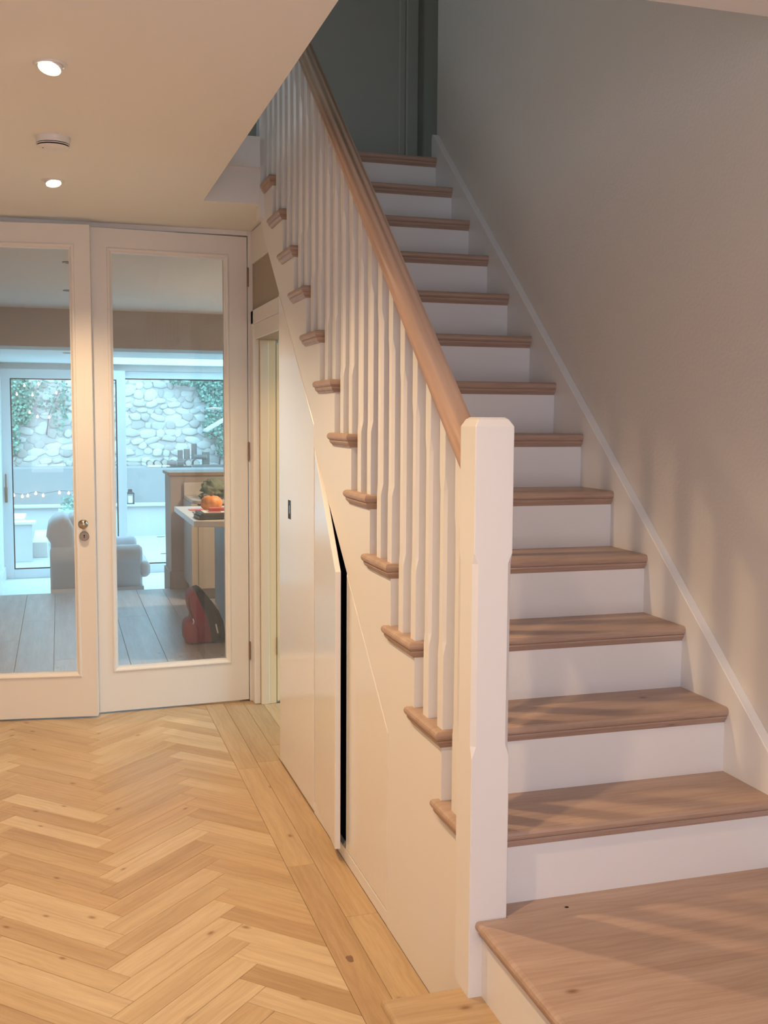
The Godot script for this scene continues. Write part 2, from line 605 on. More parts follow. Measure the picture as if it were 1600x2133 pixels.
func hall_floor() -> void:
	var s := new_st()
	box(s, Vector3(-2.42, -0.2, -4.05), Vector3(1.3, -0.0125, 3.32))
	box(s, Vector3(-2.3, -0.0125, -3.88), Vector3(-1.752, 0.0, 3.2))
	box(s, Vector3(-1.752, -0.0125, -0.302), Vector3(1.08, 0.0, 3.2))
	box(s, Vector3(0.192, -0.0125, -2.86), Vector3(1.08, 0.0, -0.302))
	box(s, Vector3(0.392, -0.0125, -3.88), Vector3(1.08, 0.0, -2.86))
	grain = Vector3.RIGHT
	var f := solo("floor", s, M.floor[0], "pale oak herringbone hall floor with a plank border beside the stairs", "floor", "", "structure")
	var W := 0.09
	var L := 0.504
	var k := sqrt(0.5)
	var U := Vector2(k, k)          # in plan: x to the right, z towards the camera
	var V := Vector2(-k, k)
	var O := Vector2(-0.235, -1.553)
	var region := PackedVector2Array([Vector2(-1.75, -3.88), Vector2(-0.018, -3.88), Vector2(-0.018, -0.30), Vector2(-1.75, -0.30)])
	for j in range(-4, 5):
		for i in range(-26, 27):
			var base := O + (U + V) * W * i + (U - V) * L * j
			for kind in 2:
				var a := base if kind == 0 else base + V * W
				var d := U * L if kind == 0 else V * L
				var e := V * W if kind == 0 else U * W
				var p := PackedVector2Array([a, a + d, a + d + e, a + e])
				for piece in Geometry2D.intersect_polygons(p, region):
					if absf(area(piece)) < 0.0009:
						continue
					plank_piece(f, piece, d, M.floor[rng.randi() % M.floor.size()])
	for row in [[-0.018, 0.083, [-3.88, -2.75, -1.67, -0.30], [4, 0, 3]], [0.083, 0.19, [-3.88, -2.82, -1.25, -0.30], [3, 4, 0]], [0.19, 0.291, [-3.88, -3.05, -2.86], [3, 1]], [0.291, 0.392, [-3.79, -2.86], [4]]]:
		for n in row[2].size() - 1:
			var z0: float = row[2][n]
			var z1: float = row[2][n + 1]
			plank_piece(f, PackedVector2Array([Vector2(row[0], z0), Vector2(row[1], z0), Vector2(row[1], z1), Vector2(row[0], z1)]), Vector2(0, 1), M.floor[row[3][n]])

	# one dark knot in the border plank beside the cupboards
	s = new_st()
	for q in [[0.022, 0.011, 0.0002], [0.012, 0.006, 0.0004]]:
		var p := PackedVector2Array()
		for i in 14:
			var a := TAU * i / 14.0
			p.append(Vector2(cos(a) * q[1], sin(a) * q[0]) * rng.randf_range(0.8, 1.15))
		rings(s, [[p, 0.0], [inset(p, 0.002), q[2]]], Vector3(0.028, 0.0, -0.995), Vector3.RIGHT, Vector3(0, 0, 1), Vector3.UP)
	part("knot", s, wood(M.floor[0].albedo_texture, lin(0.22, 0.13, 0.075), 0.45), f)

# ---------------------------------------------------------------- stairs
func tread_outline(lx: float, sx: float, zf: float, zb: float, ze: float, d: float) -> PackedVector2Array:
	return PackedVector2Array([Vector2(lx + d, zf - d), Vector2(1.062, zf - d), Vector2(1.062, zb), Vector2(sx, zb), Vector2(sx, ze + d), Vector2(lx + d, ze + d)])

const NOSE := [[0.012, 0.0], [0.0065, -0.0012], [0.0022, -0.0048], [0.0, -0.0112], [0.0008, -0.0175], [0.0042, -0.0228], [0.009, -0.026]]
const COVE := [[0.0075, -0.026], [0.0075, -0.0305], [0.0105, -0.036], [0.0155, -0.041], [0.0185, -0.0465]]

func tread(parent: Node3D, y: float, lx: float, sx: float, zf: float, zb: float, ze: float, m: Material = null) -> void:
	m = m if m else M.oak_tread
	grain = Vector3.RIGHT
	uv_off = Vector2(rng.randf(), rng.randf())
	var st := new_st()
	var list := []
	for r in NOSE:
		list.append([tread_outline(lx, sx, zf, zb, ze, r[0]), r[1]])
	rings(st, list, Vector3(0, y, 0), Vector3.RIGHT, Vector3(0, 0, 1), Vector3.UP)
	var t := part("tread", st, m, parent)
	st = new_st()
	list = []
	for r in COVE:
		list.append([tread_outline(lx, sx, zf, zb, ze, r[0]), r[1]])
	rings(st, list, Vector3(0, y, 0), Vector3.RIGHT, Vector3(0, 0, 1), Vector3.UP)
	part("scotia", st, m, t)
	uv_off = Vector2.ZERO

func staircase() -> void:
	var o := top("staircase", "white staircase with oak treads, square white balusters and a rounded oak handrail", "staircase")
	var s: SurfaceTool
	for k in range(2, 15):
		var zf := -k * GOING + 0.0193
		var zb := -(k + 1) * GOING - 0.004
		if k == 14:
			zb = -3.30
		tread(o, (k + 1) * RISE, 0.1673, 0.197, zf, zb, -(k + 1) * GOING - 0.0268 if k < 14 else -3.30)
	# the two wide bottom steps
	tread(o, 2 * RISE, 0.172, 0.2535, 0.30, -0.46, -0.395)
	tread(o, RISE, -0.045, 1.0, 0.62, 0.20, -0.447, M.floor[1])
	s = new_st()
	rings(s, [[poly([-0.006, -0.002, 0.0, -0.004, 0.006, -0.001, 0.005, 0.003, -0.002, 0.004]), 0.0], [poly([-0.003, -0.001, 0.0, -0.002, 0.003, 0.0, 0.002, 0.002, -0.001, 0.002]), 0.002]], Vector3(0.415, 2 * RISE, -0.395), Vector3.RIGHT, Vector3(0, 0, 1), Vector3.UP)
	part("dirt_speck", s, M.black, o)
	grain = Vector3(0, 0, 1)
	s = new_st()
	box(s, Vector3(-0.026, 0.0, -0.43), Vector3(0.0, 0.146, 0.60))
	box(s, Vector3(-0.026, 0.0, 0.575), Vector3(1.05, 0.146, 0.60))
	part("riser", s, M.floor[1], o)
	s = new_st()
	box(s, Vector3(0.1905, RISE, -0.40), Vector3(0.215, 2 * RISE - 0.046, 0.282))
	box(s, Vector3(0.1905, RISE, 0.26), Vector3(1.052, 2 * RISE - 0.046, 0.282))
	part("riser", s, M.white, o)
	for k in range(2, 15):
		s = new_st()
		box(s, Vector3(0.2202, k * RISE - 0.02, -k * GOING - 0.018), Vector3(1.055, (k + 1) * RISE - 0.022, -k * GOING))
		part("riser", s, M.white, o)
	# open string: sawtooth above, raking underside, running down to the floor beside the newel
	var p := PackedVector2Array()
	p.append(Vector2(-0.47, 0.0))
	p.append(Vector2(-0.47, 3 * RISE - 0.024))
	for k in range(3, 15):
		p.append(Vector2(-k * GOING, k * RISE - 0.024))
		p.append(Vector2(-k * GOING, (k + 1) * RISE - 0.024))
	p.append(Vector2(-3.24, 15 * RISE - 0.024))
	p.append(Vector2(-3.24, 2.50))
	p.append(Vector2(-3.15, 2.405))
	p.append(Vector2(-2.14, 0.85 * 2.14 - 0.267))
	p.append(Vector2(-2.14, 0.857 * 2.14 - 0.371))
	p.append(Vector2(-1.153, 0.857 * 1.153 - 0.371))
	p.append(Vector2(-1.153, 0.0))
	s = new_st()
	prism(s, p, Vector3(STRING_X, 0, 0), Vector3(0, 0, 1), Vector3.UP, Vector3.RIGHT, 0.03)
	part("outer_string", s, M.white, o)
	# wall string
	s = new_st()
	prism(s, poly([-3.246, 2.64, -3.246, 2.955, -3.238, 2.976, -3.222, 2.971, -0.22, 0.466, 0.2, 0.466, 0.2, 0.19, -0.35, 0.19]), Vector3(1.05, 0, 0), Vector3(0, 0, 1), Vector3.UP, Vector3.RIGHT, 0.0305, 0.002)
	part("wall_string", s, M.white, o)
	# soffit under the flight
	s = new_st()
	prism(s, poly([-0.75, 0.33, -0.75, 0.36, -3.2, 2.50, -3.2, 2.44]), Vector3(0.22, 0, 0), Vector3(0, 0, 1), Vector3.UP, Vector3.RIGHT, 0.86)
	part("soffit", s, M.white, o)
	# newels
	s = new_st()
	post(s, 0.205, -0.4385, [[RISE, 0.048, 0.0015], [0.778, 0.048, 0.0015], [0.806, 0.048, 0.011], [1.238, 0.048, 0.011], [1.262, 0.048, 0.0015], [1.556, 0.048, 0.0015], [1.572, 0.040, 0.004], [1.577, 0.033, 0.005]])
	var nw := part("newel", s, M.white, o)
	nw.set_meta("label", "thick white newel post with stop chamfers")
	s = new_st()
	post(s, 0.213, -3.19, [[2.50, 0.046, 0.0015], [2.9, 0.046, 0.0015], [2.93, 0.046, 0.010], [3.55, 0.046, 0.010], [3.58, 0.046, 0.0015], [3.88, 0.046, 0.0015], [3.895, 0.036, 0.003]])
	part("newel", s, M.white, o)
	# balusters, two to a tread
	for n in range(-1, 22):
		var zf := -0.684 - 0.1137 * n
		var tr := 3 + int(floor(n / 2.0))
		var z := zf - 0.0205
		var y0 := (tr + 1) * RISE - 0.002
		var y1 := 0.838 * (-z) + 1.0
		s = new_st()
		post(s, 0.2125, z, [[y0, 0.0205, 0.001], [y0 + 0.20, 0.0205, 0.001], [y0 + 0.235, 0.0205, 0.0085], [y1 - 0.20, 0.0205, 0.0085], [y1 - 0.165, 0.0205, 0.001], [y1, 0.0205, 0.001]])
		part("baluster", s, M.white, o)
	# handrail: rounded section swept along the slope
	var sec := PackedVector2Array()
	for q in [[-0.024, 0.0], [0.024, 0.0], [0.031, 0.006], [0.034, 0.02], [0.0345, 0.034], [0.031, 0.048], [0.023, 0.058], [0.012, 0.0635], [0.0, 0.065], [-0.012, 0.0635], [-0.023, 0.058], [-0.031, 0.048], [-0.0345, 0.034], [-0.034, 0.02], [-0.031, 0.006]]:
		sec.append(Vector2(q[0], q[1] * 1.2))
	var dir := Vector3(0, 0.838, -1.0)
	grain = dir.normalized()
	uv_scale = Vector2(1.0 / 2.2, 0.9)
	uv_off = Vector2(0.0, 0.3)
	s = new_st()
	s.set_smooth_group(1)
	rings(s, [[sec, 0.0], [sec, 2.68]], Vector3(0.2125, 0.838 * 0.48 + 0.984, -0.48), Vector3.RIGHT, Vector3.UP, dir)
	grain = Vector3.RIGHT
	uv_scale = Vector2(1.0 / 1.6, 1.0 / 0.4)
	uv_off = Vector2.ZERO
	part("handrail", s, M.oak_rail, o)

# ---------------------------------------------------------------- cupboards and small door below the stairs
func understairs() -> void:
	var o := top("understairs_cupboard", "white glossy cupboard doors below the stairs with sloping tops, the middle one ajar", "cupboard")
	var s := new_st()
	# carcass, its black colour standing in for the darkness inside
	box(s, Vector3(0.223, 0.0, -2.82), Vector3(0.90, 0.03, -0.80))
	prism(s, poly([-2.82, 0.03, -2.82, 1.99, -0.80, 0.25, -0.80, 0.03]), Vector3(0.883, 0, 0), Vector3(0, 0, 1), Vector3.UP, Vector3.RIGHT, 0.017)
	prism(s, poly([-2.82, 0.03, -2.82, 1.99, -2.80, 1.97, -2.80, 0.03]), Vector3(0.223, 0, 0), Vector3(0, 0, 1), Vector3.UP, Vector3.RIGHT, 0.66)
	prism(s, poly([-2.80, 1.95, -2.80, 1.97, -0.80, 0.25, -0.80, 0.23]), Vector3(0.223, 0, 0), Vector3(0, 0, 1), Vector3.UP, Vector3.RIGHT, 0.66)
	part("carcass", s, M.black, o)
	s = new_st()
	box(s, Vector3(0.19, 0.0, -2.136), Vector3(0.21, 0.046, -1.155), 0.001)
	part("plinth", s, M.white, o)
	s = new_st()
	prism(s, poly([-2.82, 0.006, -2.82, 0.85 * 2.82 - 0.280, -2.1435, 0.85 * 2.1435 - 0.277, -2.1435, 0.006]), Vector3(STRING_X, 0, 0), Vector3(0, 0, 1), Vector3.UP, Vector3.RIGHT, 0.02, 0.0015)
	var d1 := part("door", s, M.gloss, o)
	# flush pull let into the tall door
	s = new_st()
	var f := STRING_X
	box(s, Vector3(f - 0.0015, 1.137, -2.625), Vector3(f + 0.003, 1.218, -2.612), 0.0005)
	box(s, Vector3(f - 0.0015, 1.137, -2.588), Vector3(f + 0.003, 1.218, -2.575), 0.0005)
	box(s, Vector3(f - 0.0015, 1.195, -2.612), Vector3(f + 0.003, 1.218, -2.588), 0.0005)
	box(s, Vector3(f - 0.0015, 1.137, -2.612), Vector3(f + 0.003, 1.160, -2.588), 0.0005)
	var fp := part("flush_pull", s, M.dark_metal, d1)
	fp.set_meta("label", "small steel flush pull")
	s = new_st()
	box(s, Vector3(f - 0.0005, 1.158, -2.613), Vector3(f + 0.001, 1.197, -2.587))
	part("flush_pull_recess", s, M.chrome, d1)
	# middle door, hinged at its far edge and standing a little open
	s = new_st()
	prism(s, poly([0.0, 0.05, 0.0, 0.857 * 2.13 - 0.378, 0.474, 0.857 * 1.656 - 0.378, 0.474, 0.05]), Vector3.ZERO, Vector3(0, 0, 1), Vector3.UP, Vector3.RIGHT, 0.02, 0.0015)
	var d2 := part("door", s, M.gloss, o)
	d2.position = Vector3(STRING_X, 0, -2.13)
	d2.rotation.y = deg_to_rad(-4.6)
	d2.set_meta("label", "narrow cupboard door standing ajar")
	s = new_st()
	prism(s, poly([-1.648, 0.05, -1.648, 0.857 * 1.648 - 0.378, -1.157, 0.857 * 1.157 - 0.378, -1.157, 0.05]), Vector3(STRING_X, 0, 0), Vector3(0, 0, 1), Vector3.UP, Vector3.RIGHT, 0.02, 0.0015)
	part("door", s, M.gloss, o)
	s = new_st()
	box(s, Vector3(0.225, 0.88, -1.70), Vector3(0.26, 0.90, -1.655), 0.001)
	part("catch", s, M.chrome, o)
	# little room beyond, with its door frame
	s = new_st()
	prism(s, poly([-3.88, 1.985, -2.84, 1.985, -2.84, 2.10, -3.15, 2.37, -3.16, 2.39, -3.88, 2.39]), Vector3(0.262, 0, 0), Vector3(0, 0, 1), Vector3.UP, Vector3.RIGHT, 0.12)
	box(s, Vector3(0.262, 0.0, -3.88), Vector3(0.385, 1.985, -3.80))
	solo("wall_understairs", s, M.wall_brown, "short brownish wall with a small doorway tucked under the top of the stairs", "wall", "", "structure")
	s = new_st()
	prism(s, poly([-3.874, 2.388, -3.17, 2.388, -3.2, 2.56, -3.874, 2.56]), Vector3(0.252, 0, 0), Vector3(0, 0, 1), Vector3.UP, Vector3.RIGHT, 0.12, 0.003)
	solo("trim_4", s, M.wall_white, "white boxing under the upper landing above the small doorway", "trim", "", "structure")
	var d := top("door_3", "small white door and moulded frame half hidden behind the staircase panelling", "door", Vector3.ZERO, 0.0, "", "structure")
	s = new_st()
	box(s, Vector3(0.247, 0.0, -3.866), Vector3(0.281, 2.14, -3.797), 0.004)
	box(s, Vector3(0.247, 2.067, -3.866), Vector3(0.262, 2.14, -2.83), 0.003)
	box(s, Vector3(0.253, 1.985, -3.80), Vector3(0.262, 2.067, -2.83), 0.003)
	part("architrave", s, M.door, d)
	s = new_st()
	box(s, Vector3(0.281, 0.0, -3.80), Vector3(0.327, 1.985, -3.782), 0.002)
	part("door_stop", s, M.cream_pale, d)
	s = new_st()
	box(s, Vector3(0.327, 0.0, -3.80), Vector3(0.366, 1.985, -3.790), 0.001)
	part("lining", s, M.cream, d)
	s = new_st()
	box(s, Vector3(0.372, 0.01, -3.834), Vector3(1.03, 1.97, -3.796), 0.002)
	part("leaf", s, M.cream, d)
	s = new_st()
	box(s, Vector3(0.3665, 0.27, -3.792), Vector3(0.3715, 0.37, -3.786), 0.002)
	part("hinge", s, M.hinge, d)
	struct_boxes("wall_closet", M.wall_white, "inner partition wall of the small room under the stairs", "wall", [[0.262, WALL_X, 0.0, 2.0, -2.86, -2.825]])
	spot("added_closet_lamp", Vector3(0.72, 2.0, -3.45), 0.24, lin(1.0, 0.70, 0.32), 70.0)  # added lamp that warms the door reveal of the small room
	var t := top("added_closet_downlight", "small round lamp, added and unseen, in the little room under the stairs", "lamp")
	s = new_st()
	lathe(s, [[0.0, 2.02], [0.045, 2.02], [0.045, 2.045], [0.0, 2.045]], Vector3(0.72, 0, -3.45), Vector3.UP, 20, false)
	part("diffuser", s, M.lamp, t)
	s = new_st()
	lathe(s, [[0.02, 2.045], [0.02, 2.562], [0.0, 2.562]], Vector3(0.72, 0, -3.45), Vector3.UP, 12, false)
	part("stem", s, M.white, t)

# ---------------------------------------------------------------- tall glazed double doors
func leaf(o: Node3D, w: float, st_free: float, st_hinge: float, flip: float) -> void:
	# local x runs from the hinge (0) to the free edge (w * flip); the face towards the hall is z = 0
	var y0 := 0.010
	var y1 := 2.531
	var gy0 := 0.247
	var gy1 := 2.408
	var T := 0.044
	var seg := func(s: SurfaceTool, xa: float, xb: float, ya: float, yb: float, za: float, zb: float, b: float) -> void:
		box(s, Vector3(minf(xa * flip, xb * flip), ya, za), Vector3(maxf(xa * flip, xb * flip), yb, zb), b)
	var bd := 0.027
	var s := new_st()
	seg.call(s, 0.0, st_hinge - bd, y0, y1, -T, 0.0, 0.0)
	part("stile", s, M.door, o)
	s = new_st()
	seg.call(s, w - st_free + bd, w, y0, y1, -T, 0.0, 0.0)
	part("stile", s, M.door, o)
	s = new_st()
	seg.call(s, st_hinge - bd, w - st_free + bd, gy1 + bd, y1, -T, 0.0, 0.0)
	part("rail", s, M.door, o)
	s = new_st()
	seg.call(s, st_hinge - bd, w - st_free + bd, y0, gy0 - bd, -T, 0.0, 0.0)
	part("rail", s, M.door, o)
	# glazing bead: moulded frame that slopes in to the pane, hall side and kitchen side
	var xa := st_hinge - bd
	var xb := w - st_free + bd
	s = new_st()
	for side in [1.0, -1.0]:
		var f0 := 0.0 if side > 0 else -T
		var prof := [[0.0, 0.0005], [0.003, 0.005], [0.009, 0.006], [0.016, 0.002], [0.0205, -0.006], [bd, -0.0085], [bd, -0.020]]
		var list := []
		for q in prof:
			var a := poly([xa * flip, gy0 - bd, xb * flip, gy0 - bd, xb * flip, gy1 + bd, xa * flip, gy1 + bd])
			list.append([inset(a, q[0]), f0 + q[1] * side])
		for k in range(list.size() - 1):
			var a: PackedVector2Array = list[k][0]
			var b: PackedVector2Array = list[k + 1][0]
			for i in 4:
				var j := (i + 1) % 4
				var pa := Vector3(a[i].x, a[i].y, list[k][1])
				var pb := Vector3(a[j].x, a[j].y, list[k][1])
				var pc := Vector3(b[j].x, b[j].y, list[k + 1][1])
				var pd := Vector3(b[i].x, b[i].y, list[k + 1][1])
				var ctr := Vector3((xa + xb) / 2.0 * flip, (gy0 + gy1) / 2.0, 0.0)
				var nn := Vector3(0, 0, side) * 0.9 + (ctr - (pa + pc) / 2.0).normalized() * 0.6
				tri_n(s, pa, pb, pc, nn)
				tri_n(s, pa, pc, pd, nn)
	part("glazing_bead", s, M.door, o)
	s = new_st()
	seg.call(s, st_hinge - 0.002, w - st_free + 0.002, gy0 - 0.002, gy1 + 0.002, -T / 2 - 0.003, -T / 2 + 0.003, 0.0)
	part("pane", s, M.glass, o)

func double_doors() -> void:
	var s := new_st()
	box(s, Vector3(0.2335, 0.0, -4.02), Vector3(0.262, CEIL, -3.874), 0.002)
	box(s, Vector3(-1.435, 0.0, -4.02), Vector3(-1.40, CEIL, -3.874), 0.002)
	box(s, Vector3(-1.40, 2.539, -4.02), Vector3(0.2335, CEIL, -3.874), 0.002)
	solo("trim_2", s, M.door, "white lining framing the tall double doors", "trim", "", "structure")
	var a := top("door_1", "tall white glazed door leaf with three steel hinges beside the stairs", "door", Vector3(0.2285, 0, -3.876), deg_to_rad(3.6), "", "structure")
	leaf(a, 0.81, 0.105, 0.125, -1.0)
	for y in [0.285, 1.386, 2.32]:
		s = new_st()
		lathe(s, [[0.0, -0.052], [0.0055, -0.05], [0.0055, -0.018], [0.0048, -0.017], [0.0055, -0.016], [0.0055, 0.016], [0.0048, 0.017], [0.0055, 0.018], [0.0055, 0.05], [0.0, 0.053]], Vector3(0.004, y, 0.005), Vector3.UP, 12, false)
		part("hinge", s, M.hinge, a)
	s = new_st()
	box(s, Vector3(-0.8125, 0.92, -0.03), Vector3(-0.8085, 1.075, -0.006), 0.001)
	box(s, Vector3(-0.8145, 1.03, -0.026), Vector3(-0.8120, 1.052, -0.010), 0.0)
	part("strike_plate", s, M.dark_metal, a)
	var b := top("door_2", "tall white glazed door leaf with the round knob, standing slightly ajar", "door", Vector3(-1.389, 0, -3.870), deg_to_rad(-7.68), "", "structure")
	leaf(b, 0.81, 0.105, 0.125, 1.0)
	s = new_st()
	lathe(s, [[0.0, 0.0], [0.020, 0.0], [0.020, 0.003], [0.0175, 0.005], [0.009, 0.006], [0.0085, 0.02], [0.010, 0.024], [0.019, 0.030], [0.0245, 0.038], [0.0245, 0.046], [0.020, 0.054], [0.011, 0.059], [0.0, 0.0605]], Vector3(0.757, 1.023, 0.0), Vector3(0, 0, 1), 28)
	part("knob", s, M.chrome, b)
	s = new_st()
	lathe(s, [[0.0, 0.0], [0.0245, 0.0], [0.0245, 0.0035], [0.022, 0.0055], [0.0, 0.0055]], Vector3(0.757, 0.957, 0.0), Vector3(0, 0, 1), 28, false)
	var es := part("escutcheon", s, M.chrome, b)
	s = new_st()
	lathe(s, [[0.0, 0.0], [0.0034, 0.0], [0.0034, 0.001], [0.0, 0.001]], Vector3(0.757, 0.961, 0.0052), Vector3(0, 0, 1), 14, false)
	box(s, Vector3(0.7554, 0.948, 0.0052), Vector3(0.7586, 0.961, 0.0062))
	part("keyhole", s, M.black, es)

# ---------------------------------------------------------------- ceiling fittings
func ceiling_fittings() -> void:
	var labels := ["lit white downlight in the ceiling nearer the double doors", "lit white downlight in the ceiling on the near side of the smoke alarm", "white downlight of the hall ceiling before the foot of the stairs", "white downlight of the hall ceiling near the entrance"]
	var zs := [-2.93, -1.37, 0.2, 1.75]
	var warm := lin(1.0, 0.69, 0.39)
	for i in 4:
		var z: float = zs[i]
		var o := top("ceiling_downlight", labels[i], "light", Vector3(-0.755, CEIL, z), 0.0, "recessed downlights of the hall")
		var s := new_st()
		lathe(s, [[0.034, 0.0], [0.035, -0.005], [0.044, -0.006], [0.0475, -0.003], [0.0475, 0.0]], Vector3.ZERO, Vector3.UP, 32)
		part("bezel", s, M.plastic, o)
		# gimbal ring and lamp tilt a little out of the bezel
		var ax := Vector3(0.20 if i else -0.14, 1, -0.34).normalized()
		s = new_st()
		lathe(s, [[0.0300, -0.006], [0.0315, -0.0155], [0.0345, -0.0155], [0.0355, 0.004]], Vector3.ZERO, ax, 32)
		part("gimbal_ring", s, M.plastic, o)
		s = new_st()
		lathe(s, [[0.0, -0.023], [0.016, -0.021], [0.0265, -0.016], [0.030, -0.008], [0.0, -0.006]], Vector3.ZERO, ax, 28)
		part("lamp", s, M.lamp, o)
		spot("downlight_beam", Vector3(-0.755, CEIL - 0.05, z), [2.2, 2.2, 1.75, 0.5][i], warm, 66.0)
	var a := top("smoke_alarm", "round white smoke alarm with dark slots between the two ceiling downlights", "smoke alarm", Vector3(-0.752, CEIL, -2.2))
	var s := new_st()
	lathe(s, [[0.0, -0.047], [0.028, -0.046], [0.047, -0.041], [0.0555, -0.034], [0.056, -0.0335]], Vector3.ZERO, Vector3.UP, 40)
	part("cover", s, M.plastic, a)
	s = new_st()
	lathe(s, [[0.054, -0.034], [0.054, -0.031], [0.054, -0.028]], Vector3.ZERO, Vector3.UP, 40)
	lathe(s, [[0.055, -0.026], [0.055, -0.0235]], Vector3.ZERO, Vector3.UP, 40)
	part("vent_slot", s, M.slot, a)
	s = new_st()
	lathe(s, [[0.050, -0.029], [0.0575, -0.029], [0.058, -0.0265], [0.050, -0.0265]], Vector3.ZERO, Vector3.UP, 40, false)
	lathe(s, [[0.050, -0.0235], [0.058, -0.0235], [0.0595, -0.012], [0.061, -0.004], [0.061, 0.0]], Vector3.ZERO, Vector3.UP, 40, false)
	part("body", s, M.plastic, a)
	s = new_st()
	lathe(s, [[0.0, -0.0445], [0.004, -0.0445], [0.005, -0.040], [0.0, -0.038]], Vector3(-0.033, 0.001, 0.018), Vector3.UP, 12)
	part("test_button", s, M.slot, a)

# ---------------------------------------------------------------- kitchen and garden room beyond the doors
const STEP_Z := -7.9
const LOW := -0.3
const SLIDE_Z := -11.0

func kitchen_shell() -> void:
	var s := new_st()
	box(s, Vector3(-2.72, -0.5, STEP_Z), Vector3(2.72, -0.0125, -4.05))
	var f := solo("floor_kitchen", s, M.grey_floor[1], "dark grey wide board floor of the kitchen beyond the doors", "floor", "", "structure")
	var x := -2.455
	var i := 0
	while x < 2.6:
		var z0 := STEP_Z - 0.012
		for z1 in [-5.9 + 0.7 * ((i * 5) % 3 - 1), -4.02]:
			plank_piece(f, PackedVector2Array([Vector2(x, z0), Vector2(x + 0.2335, z0), Vector2(x + 0.2335, z1), Vector2(x, z1)]), Vector2(0, 1), M.grey_floor[(i * 7 + int(z1 > -4.5)) % 3])
			z0 = z1
		x += 0.2345
		i += 1
	struct_boxes("wall_kitchen", M.wall_white, "kitchen side walls seen through the glazed doors", "wall", [[-2.72, -2.6, 0.0, 2.5, STEP_Z, -4.02], [2.6, 2.72, 0.0, 2.5, STEP_Z, -4.02], [-2.72, -2.3, 0.0, 2.6, -4.02, -3.88], [1.2, 2.72, 0.0, 2.6, -4.02, -3.88]])
	struct_boxes("ceiling_kitchen", M.kitchen_ceiling, "white kitchen ceiling seen through the glazed doors", "ceiling", [[-2.72, 2.72, 2.5, 2.62, -8.42, -4.02]])
	struct_boxes("trim_3", M.kitchen_wall, "deep beam boxed across the kitchen ceiling where the garden room begins", "beam", [[-2.72, 2.72, 2.172, 2.5, -8.42, STEP_Z]])
	struct_boxes("wall_opening", M.wall_white, "wall at the left edge of the opening into the garden room", "wall", [[-2.72, -1.38, -0.5, 2.172, -8.42, STEP_Z]])
	var h := top("wall_half", "bar height half wall with an oak cap between kitchen and garden room", "wall", Vector3.ZERO, 0.0, "", "structure")
	s = new_st()
	box(s, Vector3(0.205, -0.5, -8.40), Vector3(2.72, 1.035, STEP_Z + 0.02))
	part("body", s, M.kitchen_wall, h)
	s = new_st()
	box(s, Vector3(0.185, 1.035, -8.42), Vector3(2.72, 1.066, STEP_Z + 0.04), 0.004)
	part("cap", s, wood(M.oak_rail.albedo_texture, lin(0.40, 0.30, 0.20), 0.5), h)
	s = new_st()
	box(s, Vector3(0.19, 0.0, STEP_Z + 0.02), Vector3(0.34, 0.165, STEP_Z + 0.036), 0.003)
	box(s, Vector3(0.188, LOW, -8.40), Vector3(0.205, LOW + 0.45, STEP_Z + 0.036), 0.003)
	part("baseboard", s, M.kitchen_wall, h)
	# garden room
	s = new_st()
	box(s, Vector3(-1.5, -0.5, SLIDE_Z - 0.1), Vector3(2.72, LOW, STEP_Z))
	solo("floor_garden_room", s, M.tile, "pale floor of the lower garden room beyond the step", "floor", "", "structure")
	struct_boxes("wall_garden_room", M.wall_white, "side walls of the garden room", "wall", [[-1.5, -1.38, LOW, 2.3, SLIDE_Z - 0.1, -8.42], [2.6, 2.72, LOW, 2.3, SLIDE_Z - 0.1, -8.42], [-1.38, 2.6, 2.10, 2.3, SLIDE_Z - 0.1, SLIDE_Z]])
	struct_boxes("baseboard_garden_room", M.white, "white baseboard along the garden room wall", "baseboard", [[-1.38, -1.362, LOW, LOW + 0.15, SLIDE_Z, -8.42]])
	# its ceiling with a long rooflight
	struct_boxes("ceiling_garden_room", M.kitchen_ceiling, "white garden room ceiling with a long rooflight opening", "ceiling", [[-1.5, -0.35, 2.172, 2.3, SLIDE_Z, -8.42], [-0.35, 2.72, 2.172, 2.3, -9.45, -8.42], [-0.35, 2.72, 2.172, 2.3, SLIDE_Z, -10.85], [2.3, 2.72, 2.172, 2.3, -10.85, -9.45]])
	var r := top("window_3", "bright rooflight in the garden room ceiling", "window", Vector3.ZERO, 0.0, "", "structure")
	s = new_st()
	box(s, Vector3(-0.40, 2.3, -10.9), Vector3(-0.35, 2.55, -9.4))
	box(s, Vector3(2.3, 2.3, -10.9), Vector3(2.35, 2.55, -9.4))
	box(s, Vector3(-0.35, 2.3, -10.9), Vector3(2.3, 2.55, -10.85))
	box(s, Vector3(-0.35, 2.3, -9.45), Vector3(2.3, 2.55, -9.4))
	part("upstand", s, M.white, r)
	s = new_st()
	box(s, Vector3(-0.40, 2.55, -10.9), Vector3(2.35, 2.556, -9.4))
	part("pane", s, M.glass, r)
	sliding_doors()
	spot("kitchen_lamp", Vector3(1.35, 2.40, -5.9), 4.5, lin(1.0, 0.76, 0.50), 75.0)
	var k := top("kitchen_downlight", "warm lit downlight over the kitchen worktops", "light", Vector3(1.35, 2.5, -5.9), 0.0, "kitchen downlights")
	s = new_st()
	lathe(s, [[0.0, -0.02], [0.05, -0.02], [0.06, -0.01], [0.06, 0.0], [0.0, 0.0]], Vector3.ZERO, Vector3.UP, 24, false)
	part("lamp", s, M.lamp, k)
	var dl := [[Vector3(-0.67, 2.5, -4.93), "unlit downlight in the kitchen ceiling closer to the doors"], [Vector3(-0.66, 2.5, -6.45), "unlit downlight in the kitchen ceiling close to the beam"], [Vector3(-0.66, 2.172, -8.8), "unlit downlight in the garden room ceiling just past the beam"]]
